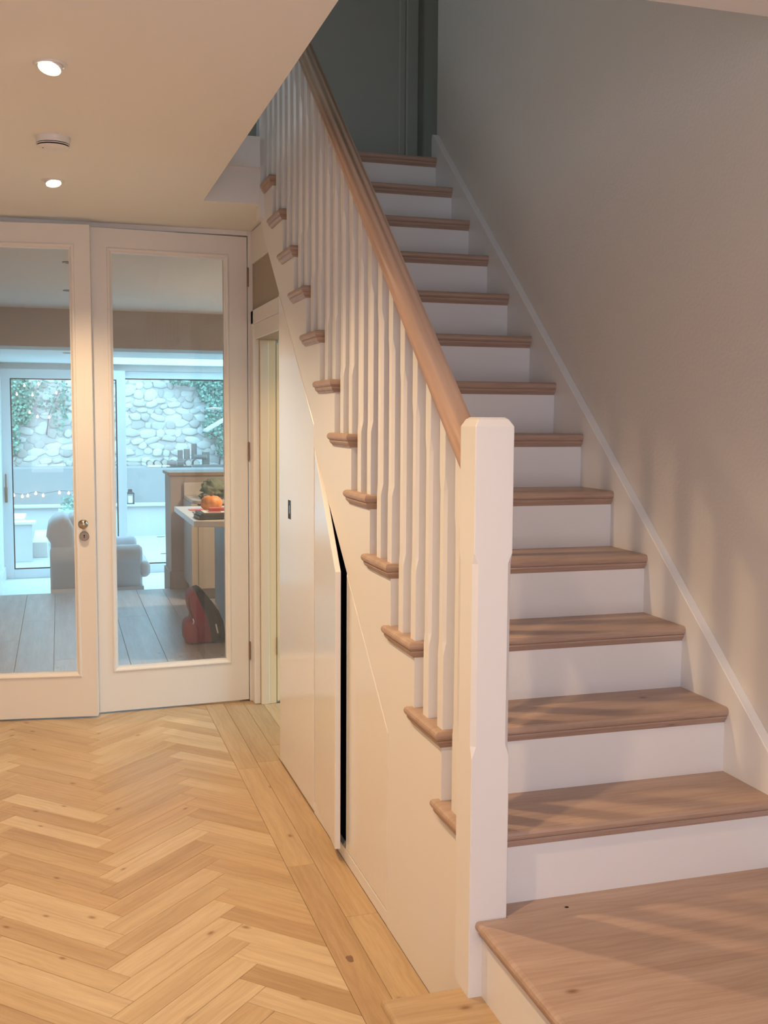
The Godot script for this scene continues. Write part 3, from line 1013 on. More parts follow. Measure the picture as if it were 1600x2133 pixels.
	for q in dl:
		var d := top("unlit_downlight", q[1], "light", q[0], 0.0, "downlights that are switched off")
		s = new_st()
		lathe(s, [[0.0, 0.0], [0.026, -0.001], [0.03, -0.004], [0.042, -0.005], [0.045, 0.0]], Vector3.ZERO, Vector3.UP, 24)
		part("bezel", s, M.hinge, d)

func frame_rect(s: SurfaceTool, x0: float, x1: float, y0: float, y1: float, z0: float, z1: float, l: float, r: float, b: float, t: float) -> void:
	box(s, Vector3(x0, y0, z0), Vector3(x0 + l, y1, z1), 0.003)
	box(s, Vector3(x1 - r, y0, z0), Vector3(x1, y1, z1), 0.003)
	box(s, Vector3(x0 + l, y0, z0), Vector3(x1 - r, y0 + b, z1), 0.003)
	box(s, Vector3(x0 + l, y1 - t, z0), Vector3(x1 - r, y1, z1), 0.003)

func sliding_doors() -> void:
	var o := top("door_5", "pale framed sliding glass doors between garden room and garden", "door", Vector3.ZERO, 0.0, "", "structure")
	# [x0, x1, z]: the panel with the handle runs in front
	for q in [[-1.375, 0.0, SLIDE_Z + 0.005, 0.10, 0.10, 0.105, 0.105], [-0.105, 1.255, SLIDE_Z - 0.085, 0.095, 0.085, 0.105, 0.085]]:
		var s := new_st()
		frame_rect(s, q[0], q[1], LOW, 2.10, q[2], q[2] + 0.06, q[3], q[4], q[5], q[6])
		var fr := part("sash", s, M.alu, o)
		s = new_st()
		var gx0: float = q[0] + q[3]
		var gx1: float = q[1] - q[4]
		var gy0: float = LOW + q[5]
		var gy1: float = 2.10 - q[6]
		frame_rect(s, gx0, gx1, gy0, gy1, q[2] + 0.015, q[2] + 0.05, 0.012, 0.012, 0.012, 0.012)
		part("gasket", s, M.gasket, fr)
		s = new_st()
		box(s, Vector3(gx0, gy0, q[2] + 0.028), Vector3(gx1, gy1, q[2] + 0.034))
		part("pane", s, M.glass, fr)
	# the third panel to the side, behind the half wall
	var s := new_st()
	frame_rect(s, 1.255, 2.6, LOW, 2.10, SLIDE_Z - 0.085, SLIDE_Z - 0.025, 0.085, 0.085, 0.105, 0.085)
	part("sash", s, M.alu, o)
	s = new_st()
	box(s, Vector3(1.34, LOW + 0.105, SLIDE_Z - 0.058), Vector3(2.515, 2.015, SLIDE_Z - 0.052))
	part("pane", s, M.glass, o)
	s = new_st()
	box(s, Vector3(-1.356, 0.58, SLIDE_Z + 0.066), Vector3(-1.328, 0.76, SLIDE_Z + 0.085), 0.006)
	box(s, Vector3(-1.350, 0.66, SLIDE_Z + 0.085), Vector3(-1.334, 0.91, SLIDE_Z + 0.10), 0.005)
	part("handle", s, M.hinge, o)

# ---------------------------------------------------------------- garden
func garden_shell() -> void:
	var s := new_st()
	box(s, Vector3(-6, -0.6, -15.4), Vector3(6, -0.33, SLIDE_Z - 0.1))
	solo("ground", s, M.paving, "pale paved terrace outside the sliding doors", "paving", "", "structure")
	struct_boxes("wall_terrace", M.low_wall, "low white garden wall at the end of the terrace", "wall", [[-6, 6, -0.6, 0.145, -15.75, -15.4], [-6, 6, 0.145, 0.17, -15.75, -15.33]])
	struct_boxes("wall_retaining", M.render_wall, "grey rendered retaining wall above the low white wall", "wall", [[-6, 6, -0.6, 0.735, -16.6, -15.75]])
	var w := top("wall_stone", "rough rubble stone garden wall beyond the terrace", "wall", Vector3.ZERO, 0.0, "", "structure")
	s = new_st()
	box(s, Vector3(-6, -0.6, -17.0), Vector3(6, 3.3, -16.62))
	part("mortar", s, M.mortar, w)
	var shapes := []
	for k in 8:
		var q := new_st()
		q.set_smooth_group(1)
		var n := 9
		var p := PackedVector2Array()
		for i in n:
			var a := TAU * (i + rng.randf_range(-0.25, 0.25)) / n
			var sq := 1.0 / maxf(absf(cos(a)), absf(sin(a)))
			p.append(Vector2(cos(a), sin(a)) * lerpf(1.0, sq, 0.5) * rng.randf_range(0.38, 0.54))
		var list := [[p, 0.0], [p, 0.45], [inset(p, 0.05), 0.75]]
		var p2 := PackedVector2Array()
		for v in p:
			p2.append(v * 0.55 + Vector2(0.06, 0.05))
		list.append([p2, 0.95])
		rings(q, list, Vector3.ZERO, Vector3.RIGHT, Vector3.UP, Vector3(0, 0, 1))
		var m := mesh_of(q, M.stone[k % 4])
		shapes.append(m)
	var y := 0.70
	while y < 2.42:
		var h := rng.randf_range(0.085, 0.15)
		var x := -1.72 + rng.randf_range(0.0, 0.1)
		while x < 2.2:
			var wd := rng.randf_range(0.10, 0.29)
			var o := MeshInstance3D.new()
			o.name = "stone"
			o.mesh = shapes[rng.randi() % 8]
			o.position = Vector3(x + wd / 2, y + h / 2 + rng.randf_range(-0.035, 0.035), -16.625)
			o.scale = Vector3(wd * 1.06, h * rng.randf_range(0.95, 1.3), rng.randf_range(0.015, 0.055))
			o.rotation.z = rng.randf_range(-0.3, 0.3) + (PI if rng.randf() < 0.5 else 0.0)
			w.add_child(o, true)
			x += wd
		y += h
	# the rest of the wall, outside the view, keeps its relief
	s = new_st()
	for i in 160:
		var sx := rng.randf_range(-5.8, 5.8)
		if sx > -1.9 and sx < 2.3:
			continue
		var sy := rng.randf_range(0.75, 3.2)
		box(s, Vector3(sx, sy, -16.63), Vector3(sx + rng.randf_range(0.15, 0.3), sy + rng.randf_range(0.09, 0.15), -16.58), 0.02)
	var rest := part("stone_rest", s, M.stone[1], w)
	rest.set_meta("kind", "stuff")
	struct_boxes("wall_garden_side", M.render_wall, "side walls of the garden", "wall", [[-6.2, -6, -0.6, 2.2, -17, -11.1], [6, 6.2, -0.6, 2.2, -17, -11.1]])

func leaves(parent: Node3D, regions: Array, per: int, z: float) -> void:
	var s := new_st()
	s.set_color(Color(1, 1, 1))
	tri(s, Vector3(0, 0, 0), Vector3(0.5, 0.45, 0.06), Vector3(0, 1, 0))
	tri(s, Vector3(0, 0, 0), Vector3(0, 1, 0), Vector3(-0.5, 0.45, 0.06))
	var mm := MultiMesh.new()
	mm.transform_format = MultiMesh.TRANSFORM_3D
	mm.use_colors = true
	mm.mesh = mesh_of(s, M.leaf)
	var xf := []
	for g in regions:
		var n := int(per * g[4])
		for i in n:
			var a := rng.randf() * TAU
			var rr := sqrt(rng.randf())
			xf.append([Vector3(g[0] + cos(a) * rr * g[2], g[1] + sin(a) * rr * g[3], z + rng.randf_range(0.0, 0.22)), rng.randf_range(0.035, 0.07)])
	mm.instance_count = xf.size()
	for i in xf.size():
		var b := Basis.from_euler(Vector3(rng.randf_range(-0.9, 0.5), rng.randf_range(-0.9, 0.9), PI + rng.randf_range(-1.1, 1.1))).scaled(Vector3.ONE * xf[i][1])
		mm.set_instance_transform(i, Transform3D(b, xf[i][0]))
		var v := rng.randf_range(0.5, 1.25)
		mm.set_instance_color(i, Color(0.15 * v, 0.27 * v, 0.19 * v))
	var o := MultiMeshInstance3D.new()
	o.name = "leaves"
	o.multimesh = mm
	o.set_meta("kind", "stuff")
	parent.add_child(o, true)

func stems(parent: Node3D, list: Array, r: float, m: Material) -> void:
	for p in list:
		var s := new_st()
		tube(s, p, r, 5)
		part("stem", s, m, parent)

func garden_things() -> void:
	var s: SurfaceTool
	var iv := top("ivy", "thick green ivy hanging over the stone wall above the stacked logs", "ivy", Vector3.ZERO)
	leaves(iv, [[1.95, 2.05, 0.42, 0.32, 1.0], [1.98, 1.65, 0.33, 0.38, 1.0], [1.75, 1.40, 0.14, 0.18, 0.25], [1.98, 1.12, 0.14, 0.25, 0.4], [1.35, 2.2, 0.3, 0.08, 0.25]], 1300, -16.56)
	stems(iv, [[Vector3(1.9, 0.74, -16.54), Vector3(1.95, 1.3, -16.53), Vector3(1.85, 1.8, -16.53), Vector3(2.0, 2.35, -16.54)], [Vector3(2.05, 0.74, -16.54), Vector3(2.0, 1.5, -16.53), Vector3(2.1, 2.3, -16.53)]], 0.012, M.bark)
	var iv2 := top("climbing_shrub", "blue green climbing shrub on the stone wall in the far left pane", "shrub", Vector3.ZERO)
	leaves(iv2, [[-1.38, 1.95, 0.28, 0.28, 0.5], [-1.32, 1.65, 0.16, 0.2, 0.4], [-1.45, 1.25, 0.08, 0.3, 0.2], [-0.9, 1.95, 0.35, 0.25, 0.14], [-0.75, 1.6, 0.12, 0.3, 0.08]], 900, -16.56)
	stems(iv2, [[Vector3(-1.5, 0.74, -16.54), Vector3(-1.45, 1.3, -16.53), Vector3(-1.35, 1.7, -16.53), Vector3(-1.3, 2.25, -16.54)], [Vector3(-0.6, 2.0, -16.54), Vector3(-0.75, 1.95, -16.50), Vector3(-0.9, 1.6, -16.54), Vector3(-0.95, 1.25, -16.54)]], 0.009, M.bark)
	# logs on the retaining wall
	var logs := [
		[0.67, 0.794, 0.054, 0.0, "round log end lying alone at the left end of the log pile", 0, -16.05, 0.11],
		[0.79, 0.796, 0.056, 0.1, "pale round log end beside the leftmost log", 0, -16.05, 0.11],
		[0.915, 0.812, 0.066, 0.5, "split log standing on edge beside the pale round log ends", 1, -16.05, 0.11],
		[1.02, 0.800, 0.042, 1.5, "short log lying flat on the slate in front of the pile", 2, -15.86, 0.08],
		[1.05, 0.797, 0.056, 0.4, "rounded log in the middle of the bottom row of the pile", 0, -16.05, 0.11],
		[1.175, 0.798, 0.058, 0.2, "pale split log in the bottom row under the leftmost standing log", 2, -16.05, 0.055],
		[1.30, 0.798, 0.057, 0.3, "dark log in the bottom row below the fat standing log", 0, -16.05, 0.11],
		[1.43, 0.798, 0.057, 0.8, "dark log in the bottom row below the tallest log", 0, -16.05, 0.11],
		[1.175, 0.938, 0.046, 0.0, "standing brown log at the left of the top of the pile", 3, -16.05, 0.075],
		[1.285, 0.945, 0.054, 0.0, "fat standing log with a pale sawn top", 3, -16.05, 0.085],
		[1.405, 0.990, 0.050, 0.0, "tallest dark standing log at the top of the pile", 3, -16.05, 0.13],
		[1.50, 0.902, 0.044, 1.4, "pale split log lying across the right end of the pile", 2, -15.945, 0.10],
		[1.60, 0.860, 0.085, 0.785, "dark square log standing at the right end of the pile", 4, -16.05, 0.12],
	]
	for q in logs:
		var o := top("log", q[4], "log", Vector3(q[0], q[1], q[6]), 0.0, "split logs piled on the retaining wall")
		var r: float = q[2]
		s = new_st()
		var p := PackedVector2Array()
		var nn: int = 5 if q[5] == 1 else 4 if q[5] == 4 else 9
		for i in nn:
			var a: float = TAU * i / nn + q[3]
			p.append(Vector2(cos(a), sin(a)) * r * rng.randf_range(0.9, 1.0))
		var e := new_st()
		var ax := Vector3(0, 0, 1)
		var U := Vector3.RIGHT
		var V := Vector3.UP
		if q[5] == 2:
			ax = Vector3(1, 0, 0.2).normalized()
			U = Vector3(-0.2, 0, 1).normalized()
		elif q[5] >= 3:
			ax = Vector3.UP
			U = Vector3(0, 0, 1)
			V = Vector3.RIGHT
		var half: float = q[7]
		rings(s, [[p, -half], [p, half]], Vector3.ZERO, U, V, ax)
		rings(e, [[inset(p, 0.006), half], [inset(p, 0.008), half + 0.003]], Vector3.ZERO, U, V, ax)
		part("bark", s, M.bark, o)
		part("sawn_end", e, M.log_end, o)
	s = new_st()
	box(s, Vector3(0.92, 0.736, -15.93), Vector3(1.33, 0.754, -15.78), 0.003)
	solo("slate_slab", s, M.dark_metal, "thin dark slate slab lying under the front of the log pile", "slab")
	s = new_st()
	box(s, Vector3(1.36, 0.736, -15.92), Vector3(1.98, 0.775, -15.78), 0.004)
	solo("timber_board", s, M.bark, "grey timber board lying in front of the right logs", "board")
	for q in [[0.62, 0.22, "pale flat stone on the wall edge below the leftmost logs"], [0.86, 0.12, "small white block on the wall edge above the lantern wall"]]:
		s = new_st()
		box(s, Vector3(q[0], 0.735, -15.9), Vector3(q[0] + q[1], 0.772, -15.78), 0.012)
		solo("coping_stone", s, M.stone[2], q[2], "stone", "loose stones on the retaining wall")
	# lantern
	var l := top("garden_lantern", "black metal lantern with a white candle on the low white garden wall", "lantern", Vector3(0.318, 0.17, -15.5))
	s = new_st()
	box(s, Vector3(-0.062, 0.0, -0.062), Vector3(0.062, 0.016, 0.062), 0.003)
	for sx in [-1, 1]:
		for sz in [-1, 1]:
			box(s, Vector3(sx * 0.054 - 0.006, 0.016, sz * 0.054 - 0.006), Vector3(sx * 0.054 + 0.006, 0.165, sz * 0.054 + 0.006))
	box(s, Vector3(-0.062, 0.16, -0.062), Vector3(0.062, 0.18, 0.062), 0.003)
	part("frame", s, M.gasket, l)
	s = new_st()
	lathe(s, [[0.05, 0.178], [0.034, 0.20], [0.034, 0.235], [0.0, 0.24]], Vector3.ZERO, Vector3.UP, 8, false)
	part("roof", s, M.gasket, l)
	s = new_st()
	lathe(s, [[0.0, 0.016], [0.034, 0.016], [0.034, 0.13], [0.0, 0.133]], Vector3.ZERO, Vector3.UP, 16, false)
	part("candle", s, M.candle, l)
	# planter bench
	var b := top("planter_bench", "pale rendered planter bench with stone slabs outside the left sliding door", "planter", Vector3(-1.25, -0.33, -12.75))
	s = new_st()
	box(s, Vector3(-0.6, 0.0, 0.0), Vector3(0.135, 0.49, 0.16), 0.004)
	box(s, Vector3(-0.6, 0.0, -0.9), Vector3(0.02, 0.50, 0.0), 0.004)
	part("body", s, M.low_wall, b)
	s = new_st()
	box(s, Vector3(-0.6, 0.49, -0.10), Vector3(0.185, 0.525, 0.19), 0.004)
	part("slab", s, M.stone[2], b)
	s = new_st()
	box(s, Vector3(-0.6, 0.50, -0.92), Vector3(0.04, 0.545, -0.10), 0.004)
	part("slab", s, M.stone[2], b)
	s = new_st()
	box(s, Vector3(-1.12, -0.33, -14.6), Vector3(-0.93, -0.12, -13.0), 0.006)
	solo("stone_kerb", s, M.stone[2], "low pale stone kerb running back beside the planter bench", "kerb")
	var pb := top("blue_planter", "small blue garden planter behind the armchair", "planter", Vector3(-0.60, -0.33, -14.45))
	s = new_st()
	rings(s, [[poly([-0.15, -0.12, 0.15, -0.12, 0.15, 0.12, -0.15, 0.12]), 0.0], [poly([-0.185, -0.15, 0.185, -0.15, 0.185, 0.15, -0.185, 0.15]), 0.52]], Vector3.ZERO, Vector3.RIGHT, Vector3(0, 0, 1), Vector3.UP)
	part("pot", s, M.planter_blue, pb)
	leaves(pb, [[0.0, 0.62, 0.15, 0.14, 1.0]], 70, -0.1)
	# leaves lie on the terrace
	for q in [[0.62, -13.0, "dry brown leaf on the terrace close to the sliding door"], [0.66, -12.3, "dry brown leaf on the terrace beside the door sill"], [0.75, -15.1, "dry brown leaf at the foot of the low white wall"]]:
		s = new_st()
		prism(s, poly([-0.06, 0.0, -0.02, 0.03, 0.05, 0.02, 0.07, 0.0, 0.04, -0.025, -0.03, -0.02]), Vector3(q[0], -0.329, q[1]), Vector3.RIGHT, Vector3(0, 0, 1), Vector3.UP, 0.006)
		solo("fallen_leaf", s, M.bark, q[2], "leaf", "leaves on the terrace")
	# festoon lights across the garden
	var f := top("string_lights", "string of small warm bulbs hung across the grey garden wall", "string lights", Vector3.ZERO)
	var pts := [[25, 0.32], [42, 0.30], [53, 0.31], [69, 0.345], [84, 0.31], [117, 0.35], [136, 0.34]]
	var wire := []
	for i in pts.size():
		var bx: float = -1.45 + (pts[i][0] - 25) * 0.00745
		var by: float = pts[i][1]
		wire.append(Vector3(bx, by + 0.035, -15.70))
		s = new_st()
		lathe(s, [[0.0, -0.022], [0.014, -0.018], [0.020, -0.004], [0.017, 0.010], [0.008, 0.022], [0.007, 0.034], [0.0, 0.034]], Vector3(bx, by, -15.70), Vector3.UP, 12)
		part("bulb", s, M.bulb, f)
	s = new_st()
	tube(s, [Vector3(-2.0, 0.42, -15.74)] + wire + [Vector3(0.0, 0.40, -15.74)], 0.003, 5)
	part("wire", s, M.gasket, f)
	var f2 := top("string_lights", "scattered small bulbs strung through the climbing shrub", "string lights", Vector3.ZERO)
	wire = []
	for q in [[-1.39, 1.91], [-1.27, 2.05], [-1.15, 1.90], [-1.05, 2.08], [-1.2, 1.62], [-1.08, 1.55], [-0.9, 1.54], [-0.78, 1.94]]:
		wire.append(Vector3(q[0], q[1] + 0.035, -16.32))
		s = new_st()
		lathe(s, [[0.0, -0.020], [0.013, -0.016], [0.018, -0.004], [0.015, 0.010], [0.008, 0.020], [0.007, 0.034], [0.0, 0.034]], Vector3(q[0], q[1], -16.32), Vector3.UP, 12)
		part("bulb", s, M.bulb, f2)
	s = new_st()
	tube(s, wire, 0.003, 5)
	part("wire", s, M.gasket, f2)
	# lean-to roof at the side of the garden
	var sh := top("garden_shed", "pale lean-to shed roof edge in front of the ivy at the right", "shed", Vector3.ZERO)
	s = new_st()
	prism(s, poly([1.54, 1.325, 2.9, 2.125, 2.9, 2.16, 1.54, 1.36]), Vector3(0, 0, -15.9), Vector3.RIGHT, Vector3.UP, Vector3(0, 0, 1), 0.5)
	part("roof", s, M.stone[1], sh)
	s = new_st()
	box(s, Vector3(2.25, 0.736, -15.9), Vector3(2.3, 1.72, -15.76))
	box(s, Vector3(2.8, 0.736, -15.9), Vector3(2.86, 2.03, -15.76))
	part("wall", s, M.render_wall, sh)

# ---------------------------------------------------------------- furniture seen through the doors
func armchair() -> void:
	var o := top("armchair", "light grey upholstered armchair with rolled arms in the garden room", "armchair", Vector3(-0.40, LOW, -9.12))
	var s := new_st()
	rbox(s, Vector3(-0.40, 0.03, -0.37), Vector3(0.40, 0.30, 0.37), 0.04)
	part("seat_base", s, M.fabric, o)
	for sd in [-1.0, 1.0]:
		# arm: upright panel with a rolled top, running from the back to a scrolled front
		s = new_st()
		s.set_smooth_group(1)
		var p := PackedVector2Array()
		for q in [[0.30, 0.02], [0.43, 0.02], [0.43, 0.44], [0.465, 0.46], [0.485, 0.51], [0.475, 0.57], [0.435, 0.612], [0.385, 0.618], [0.335, 0.595], [0.31, 0.55], [0.305, 0.48]]:
			p.append(Vector2(q[0] * sd, q[1]))
		rings(s, [[inset(p, 0.025), -0.46], [p, -0.435], [p, 0.375], [inset(p, 0.03), 0.405]], Vector3.ZERO, Vector3(0, 0, 1), Vector3.UP, Vector3.RIGHT)
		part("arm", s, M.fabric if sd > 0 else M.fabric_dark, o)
	s = new_st()
	s.set_smooth_group(1)
	var bp := poly([-0.46, 0.05, -0.30, 0.05, -0.22, 0.60, -0.235, 0.80, -0.27, 0.875, -0.33, 0.90, -0.42, 0.865, -0.475, 0.80, -0.49, 0.72, -0.445, 0.64])
	rings(s, [[inset(bp, 0.03), -0.418], [bp, -0.39], [bp, 0.39], [inset(bp, 0.03), 0.418]], Vector3.ZERO, Vector3.RIGHT, Vector3.UP, Vector3(0, 0, 1))
	part("backrest", s, M.fabric, o)
	s = new_st()
	rbox(s, Vector3(-0.09, -0.2, -0.31), Vector3(0.09, 0.24, 0.31), 0.08, 6, Transform3D(Basis(Vector3(0, 0, 1), 0.28), Vector3(-0.17, 0.67, 0.0)))
	part("back_cushion", s, M.fabric, o)
	s = new_st()
	rbox(s, Vector3(-0.26, 0.29, -0.31), Vector3(0.46, 0.46, 0.31), 0.07)
	rbox(s, Vector3(0.36, 0.29, -0.43), Vector3(0.485, 0.455, 0.43), 0.06)
	part("seat_cushion", s, M.fabric, o)
	s = new_st()
	rings(s, [[poly([-0.47, -0.455, 0.43, -0.455, 0.43, 0.455, -0.47, 0.455]), 0.0], [poly([-0.455, -0.438, 0.415, -0.438, 0.415, 0.438, -0.455, 0.438]), 0.21]], Vector3.ZERO, Vector3.RIGHT, Vector3(0, 0, 1), Vector3.UP)
	part("skirt", s, M.fabric, o)

func backpack() -> void:
	var o := top("backpack", "dark red backpack with black straps leaning against the blue kitchen island", "backpack", Vector3(0.0, 0.0, -5.55))
	var X := Vector3.RIGHT
	var Y := Vector3.UP
	var Z := Vector3(0, 0, 1)
	var soft := func(p: PackedVector2Array, depth: float, r: float, zoff: float, m: Material, called: String, label := "") -> void:
		var s := new_st()
		s.set_smooth_group(1)
		rings(s, [[inset(p, r), -depth], [inset(p, r * 0.35), -depth + r * 0.6], [p, -depth + r * 1.6], [p, depth - r * 1.6], [inset(p, r * 0.35), depth - r * 0.6], [inset(p, r), depth]], Vector3(0, 0, zoff), X, Y, Z)
		var q := part(called, s, m, o)
		if label:
			q.set_meta("label", label)
	soft.call(poly([0.075, 0.004, 0.16, 0.002, 0.235, 0.004, 0.250, 0.04, 0.248, 0.10, 0.225, 0.20, 0.185, 0.30, 0.155, 0.355, 0.130, 0.372, 0.100, 0.362, 0.082, 0.33, 0.080, 0.28, 0.088, 0.23, 0.104, 0.19, 0.100, 0.15, 0.085, 0.10, 0.070, 0.05]), 0.13, 0.02, 0.0, M.bag_red, "main_bag")
	soft.call(poly([0.052, 0.03, 0.065, 0.008, 0.10, 0.003, 0.150, 0.008, 0.155, 0.06, 0.145, 0.12, 0.125, 0.158, 0.095, 0.170, 0.068, 0.158, 0.052, 0.135, 0.049, 0.08]), 0.11, 0.016, 0.03, M.bag_red, "front_pocket")
	soft.call(poly([0.128, 0.372, 0.126, 0.352, 0.150, 0.295, 0.192, 0.20, 0.222, 0.10, 0.228, 0.02, 0.285, 0.01, 0.306, 0.08, 0.298, 0.15, 0.268, 0.235, 0.221, 0.318, 0.184, 0.362, 0.158, 0.380]), 0.138, 0.014, 0.0, M.bag_black, "back_panel")
	soft.call(poly([0.245, 0.004, 0.33, 0.002, 0.350, 0.03, 0.335, 0.065, 0.29, 0.085, 0.248, 0.07]), 0.09, 0.014, 0.02, M.bag_black, "padded_belt")
	var s := new_st()
	tube(s, [Vector3(0.225, 0.30, 0.10), Vector3(0.275, 0.225, 0.115), Vector3(0.307, 0.15, 0.12), Vector3(0.316, 0.085, 0.12), Vector3(0.308, 0.045, 0.11)], 0.010, 8)
	part("strap", s, M.bag_black, o)
	s = new_st()
	tube(s, [Vector3(0.262, 0.14, 0.139), Vector3(0.268, 0.11, 0.141), Vector3(0.275, 0.075, 0.141)], 0.006, 6)
	var tg := part("strap_tag", s, M.paper, o)
	tg.set_meta("label", "pale webbing tab")
	s = new_st()
	tube(s, [Vector3(0.084, 0.33, 0.10), Vector3(0.081, 0.28, 0.118), Vector3(0.090, 0.23, 0.12), Vector3(0.106, 0.185, 0.12)], 0.004, 6)
	part("zip", s, M.bag_black, o)
	s = new_st()
	tube(s, [Vector3(0.104, 0.185, 0.142), Vector3(0.110, 0.165, 0.146), Vector3(0.104, 0.148, 0.148)], 0.004, 6)
	part("zip_pull", s, M.paper, o)

func kitchen_things() -> void:
	var s := new_st()
	# counter along the half wall
	var c := top("counter_unit", "cream fronted kitchen cabinet with grey end panel against the half wall", "cabinet")
	box(s, Vector3(0.315, 0.10, STEP_Z + 0.045), Vector3(2.55, 0.83, -7.22))
	part("body", s, M.cabinet_grey, c)
	s = new_st()
	box(s, Vector3(0.310, 0.10, -7.22), Vector3(0.365, 0.83, -7.20), 0.002)
	part("end_panel", s, M.cabinet_cream, c)
	for n in 4:
		s = new_st()
		box(s, Vector3(0.368 + n * 0.5, 0.10, -7.22), Vector3(0.865 + n * 0.5, 0.82, -7.20), 0.002)
		part("cabinet_door", s, M.cabinet_cream, c)
	s = new_st()
	box(s, Vector3(0.36, 0.0, STEP_Z + 0.045), Vector3(2.55, 0.10, -7.27))
	part("kickboard", s, M.kitchen_wall, c)
	s = new_st()
	var p := PackedVector2Array([Vector2(2.58, -7.86), Vector2(0.322, -7.86), Vector2(0.322, -7.40)])
	for i in range(1, 8):
		var a := PI / 2 * i / 7.0
		p.append(Vector2(0.452 - 0.13 * cos(a), -7.27 + 0.10 * sin(a)))
	p.append(Vector2(2.58, -7.17))
	prism(s, p, Vector3(0, 0.83, 0), Vector3.RIGHT, Vector3(0, 0, 1), Vector3.UP, 0.03, 0.004)
	solo("counter_worktop", s, M.worktop, "pale kitchen worktop with a rounded corner against the half wall", "worktop")
	s = new_st()
	box(s, Vector3(0.322, 0.86, -7.86), Vector3(2.58, 0.975, -7.835), 0.003)
	solo("splashback", s, M.worktop, "low pale upstand behind the rounded kitchen worktop", "splashback")
	# crumpled cloth
	s = new_st()
	s.set_smooth_group(1)
	var nz := FastNoiseLite.new()
	nz.seed = 4
	nz.frequency = 15.0
	nz.fractal_octaves = 3
	for blob in [[Vector3(0.53, 0.945, -7.45), Vector3(0.095, 0.075, 0.12)], [Vector3(0.70, 0.912, -7.45), Vector3(0.15, 0.045, 0.13)], [Vector3(0.455, 0.886, -7.42), Vector3(0.05, 0.022, 0.09)]]:
		var g := []
		for i in 15:
			var row := []
			for j in 24:
				var th := -PI / 2 + PI * i / 14.0
				var ph := TAU * j / 24.0
				var d := Vector3(cos(th) * cos(ph), sin(th), cos(th) * sin(ph))
				var v: Vector3 = blob[0] + d * blob[1] * (1.0 + 0.7 * nz.get_noise_3dv(blob[0] + d * 0.25))
				v.y = maxf(v.y, 0.8605)
				row.append(v)
			g.append(row)
		for i in 14:
			for j in 24:
				facet(s, [g[i][j], g[i][(j + 1) % 24], g[i + 1][(j + 1) % 24], g[i + 1][j]], blob[0])
	solo("green_cloth", s, M.cloth, "crumpled grey green cloth heaped on the rounded worktop behind the pumpkin", "cloth")
	# island
	var isl := top("kitchen_island", "blue grey kitchen island cabinet below the overhanging worktop", "cabinet")
	s = new_st()
	box(s, Vector3(0.425, 0.08, -6.62), Vector3(1.7, 0.815, -5.0), 0.002)
	part("body", s, M.cabinet_blue, isl)
	s = new_st()
	box(s, Vector3(0.45, 0.0, -6.6), Vector3(1.68, 0.08, -5.02))
	part("kickboard", s, M.cabinet_blue, isl)
	s = new_st()
	prism(s, poly([0.112, -6.65, 1.75, -6.55, 1.75, -4.95, 0.118, -5.42]), Vector3(0, 0.818, 0), Vector3.RIGHT, Vector3(0, 0, 1), Vector3.UP, 0.042, 0.003)
	solo("island_worktop", s, M.worktop, "pale overhanging island worktop carrying the pumpkin and books", "worktop")
	# pumpkin
	var pk := top("pumpkin", "orange pumpkin with a brown stalk on the island worktop", "pumpkin", Vector3(0.325, 0.862, -6.05))
	s = new_st()
	s.set_smooth_group(1)
	var rows := []
	for i in 17:
		var row := []
		var th := -PI / 2 + PI * i / 16.0
		for j in 60:
			var ph := TAU * j / 60.0
			var rib := 1.0 - 0.045 * pow(absf(cos(ph * 5.0 + 0.3)), 6.0) * cos(th)
			var dip := 0.018 * exp(-pow((PI / 2 - absf(th)) * 3.0, 2.0))
			row.append(Vector3(cos(th) * cos(ph) * 0.082 * rib, 0.066 + sin(th) * 0.066 - signf(th) * dip, cos(th) * sin(ph) * 0.082 * rib))
		rows.append(row)
	for i in 16:
		for j in 60:
			facet(s, [rows[i][j], rows[i][(j + 1) % 60], rows[i + 1][(j + 1) % 60], rows[i + 1][j]], Vector3(0, 0.055, 0))
	part("body", s, M.pumpkin, pk)
	s = new_st()
	tube(s, [Vector3(0, 0.106, 0), Vector3(0.0, 0.126, 0.0), Vector3(0.004, 0.140, 0.002), Vector3(0.012, 0.152, 0.004)], 0.009, 8)
	part("stalk", s, M.stem, pk)
	# books and papers at the near edge
	var yb := 0.862
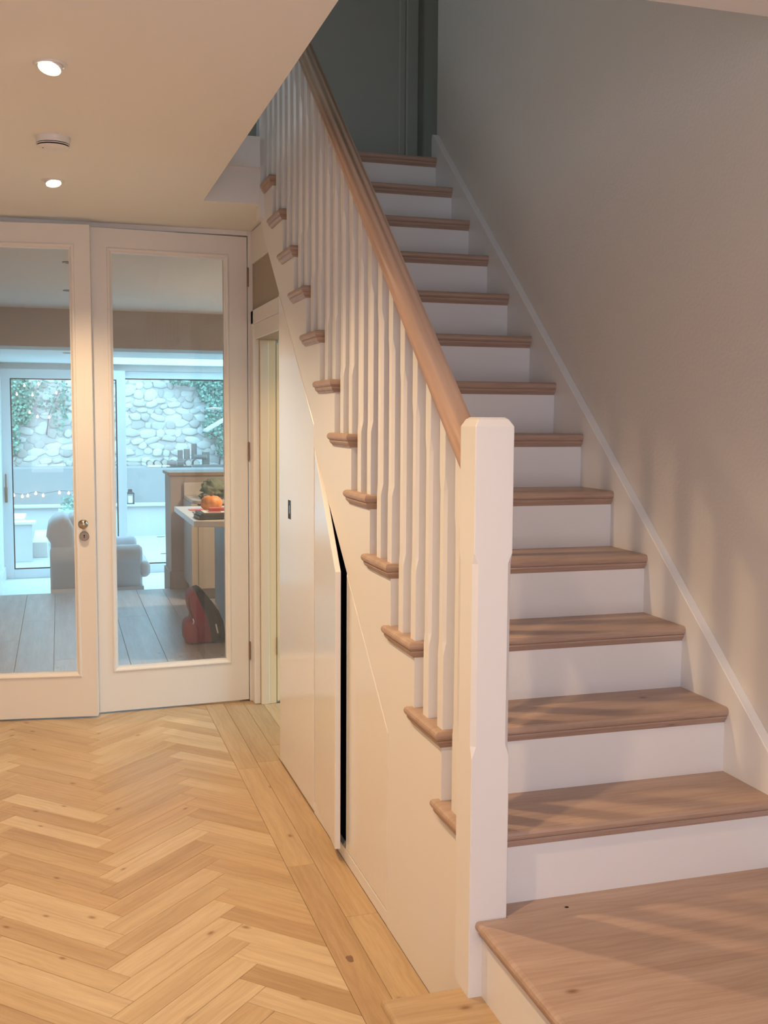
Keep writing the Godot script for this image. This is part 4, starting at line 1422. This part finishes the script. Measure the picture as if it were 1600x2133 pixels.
	for q in [["dark covered book at the bottom of the stack on the island", M.book, 0.022, 0.0], ["dark book with pale page edges on top of the stack", M.book, 0.020, 0.012]]:
		var bk := top("book", q[0], "book", Vector3(0.15 + q[3], yb, -5.72), 0.06, "books on the island")
		s = new_st()
		box(s, Vector3(0, 0, 0), Vector3(0.30, 0.003, 0.24), 0.001)
		box(s, Vector3(0, q[2] - 0.003, 0), Vector3(0.30, q[2], 0.24), 0.001)
		box(s, Vector3(0.0, 0.003, 0.236), Vector3(0.30, q[2] - 0.003, 0.24))
		part("cover", s, q[1], bk)
		s = new_st()
		box(s, Vector3(0.003, 0.003, 0.003), Vector3(0.296, q[2] - 0.003, 0.235))
		part("pages", s, M.book_blue, bk)
		yb += q[2] + 0.0005
	s = new_st()
	box(s, Vector3(0.20, yb, -5.70), Vector3(0.47, yb + 0.004, -5.50), 0.001)
	solo("paper_stack", s, M.paper, "white papers lying on the stack of dark books", "paper")
	s = new_st()
	box(s, Vector3(0.19, 0.8605, -6.12), Vector3(0.26, 0.866, -5.80), 0.001)
	solo("envelope", s, M.paper, "white envelope flat on the worktop beside the pumpkin", "envelope")
	s = new_st()
	rbox(s, Vector3(0.245, yb + 0.005, -5.66), Vector3(0.50, yb + 0.028, -5.60), 0.011, 5)
	solo("red_pencil_case", s, M.red, "long red pencil case lying on the papers before the pumpkin", "pencil case")
	s = new_st()
	box(s, Vector3(0.235, yb + 0.0045, -5.595), Vector3(0.32, yb + 0.007, -5.51), 0.001)
	solo("red_card", s, M.red, "small red card on the papers at the near edge of the stack", "card")
	s = new_st()
	box(s, Vector3(0.185, 0.8605, -6.34), Vector3(0.29, 0.866, -6.22), 0.001)
	solo("red_folder", s, M.red, "thin red folder flat on the worktop behind the pumpkin", "folder")
	# white disc added for a reflection in the glass, hung on an invented cord
	var pd := top("reflection_disc", "flat white disc standing in for a reflection in the garden room glass", "lamp", Vector3(0.845, 1.655, -9.6))
	s = new_st()
	lathe(s, [[0.0, -0.012], [0.07, -0.010], [0.092, -0.004], [0.095, 0.0], [0.07, 0.010], [0.02, 0.018], [0.0, 0.019]], Vector3.ZERO, Vector3.UP, 32)
	part("disc", s, M.white, pd)
	s = new_st()
	tube(s, [Vector3(0, 0.018, 0), Vector3(0, 0.3, 0), Vector3(0, 0.66, 0)], 0.0012, 5)
	part("added_cable", s, M.white, pd)
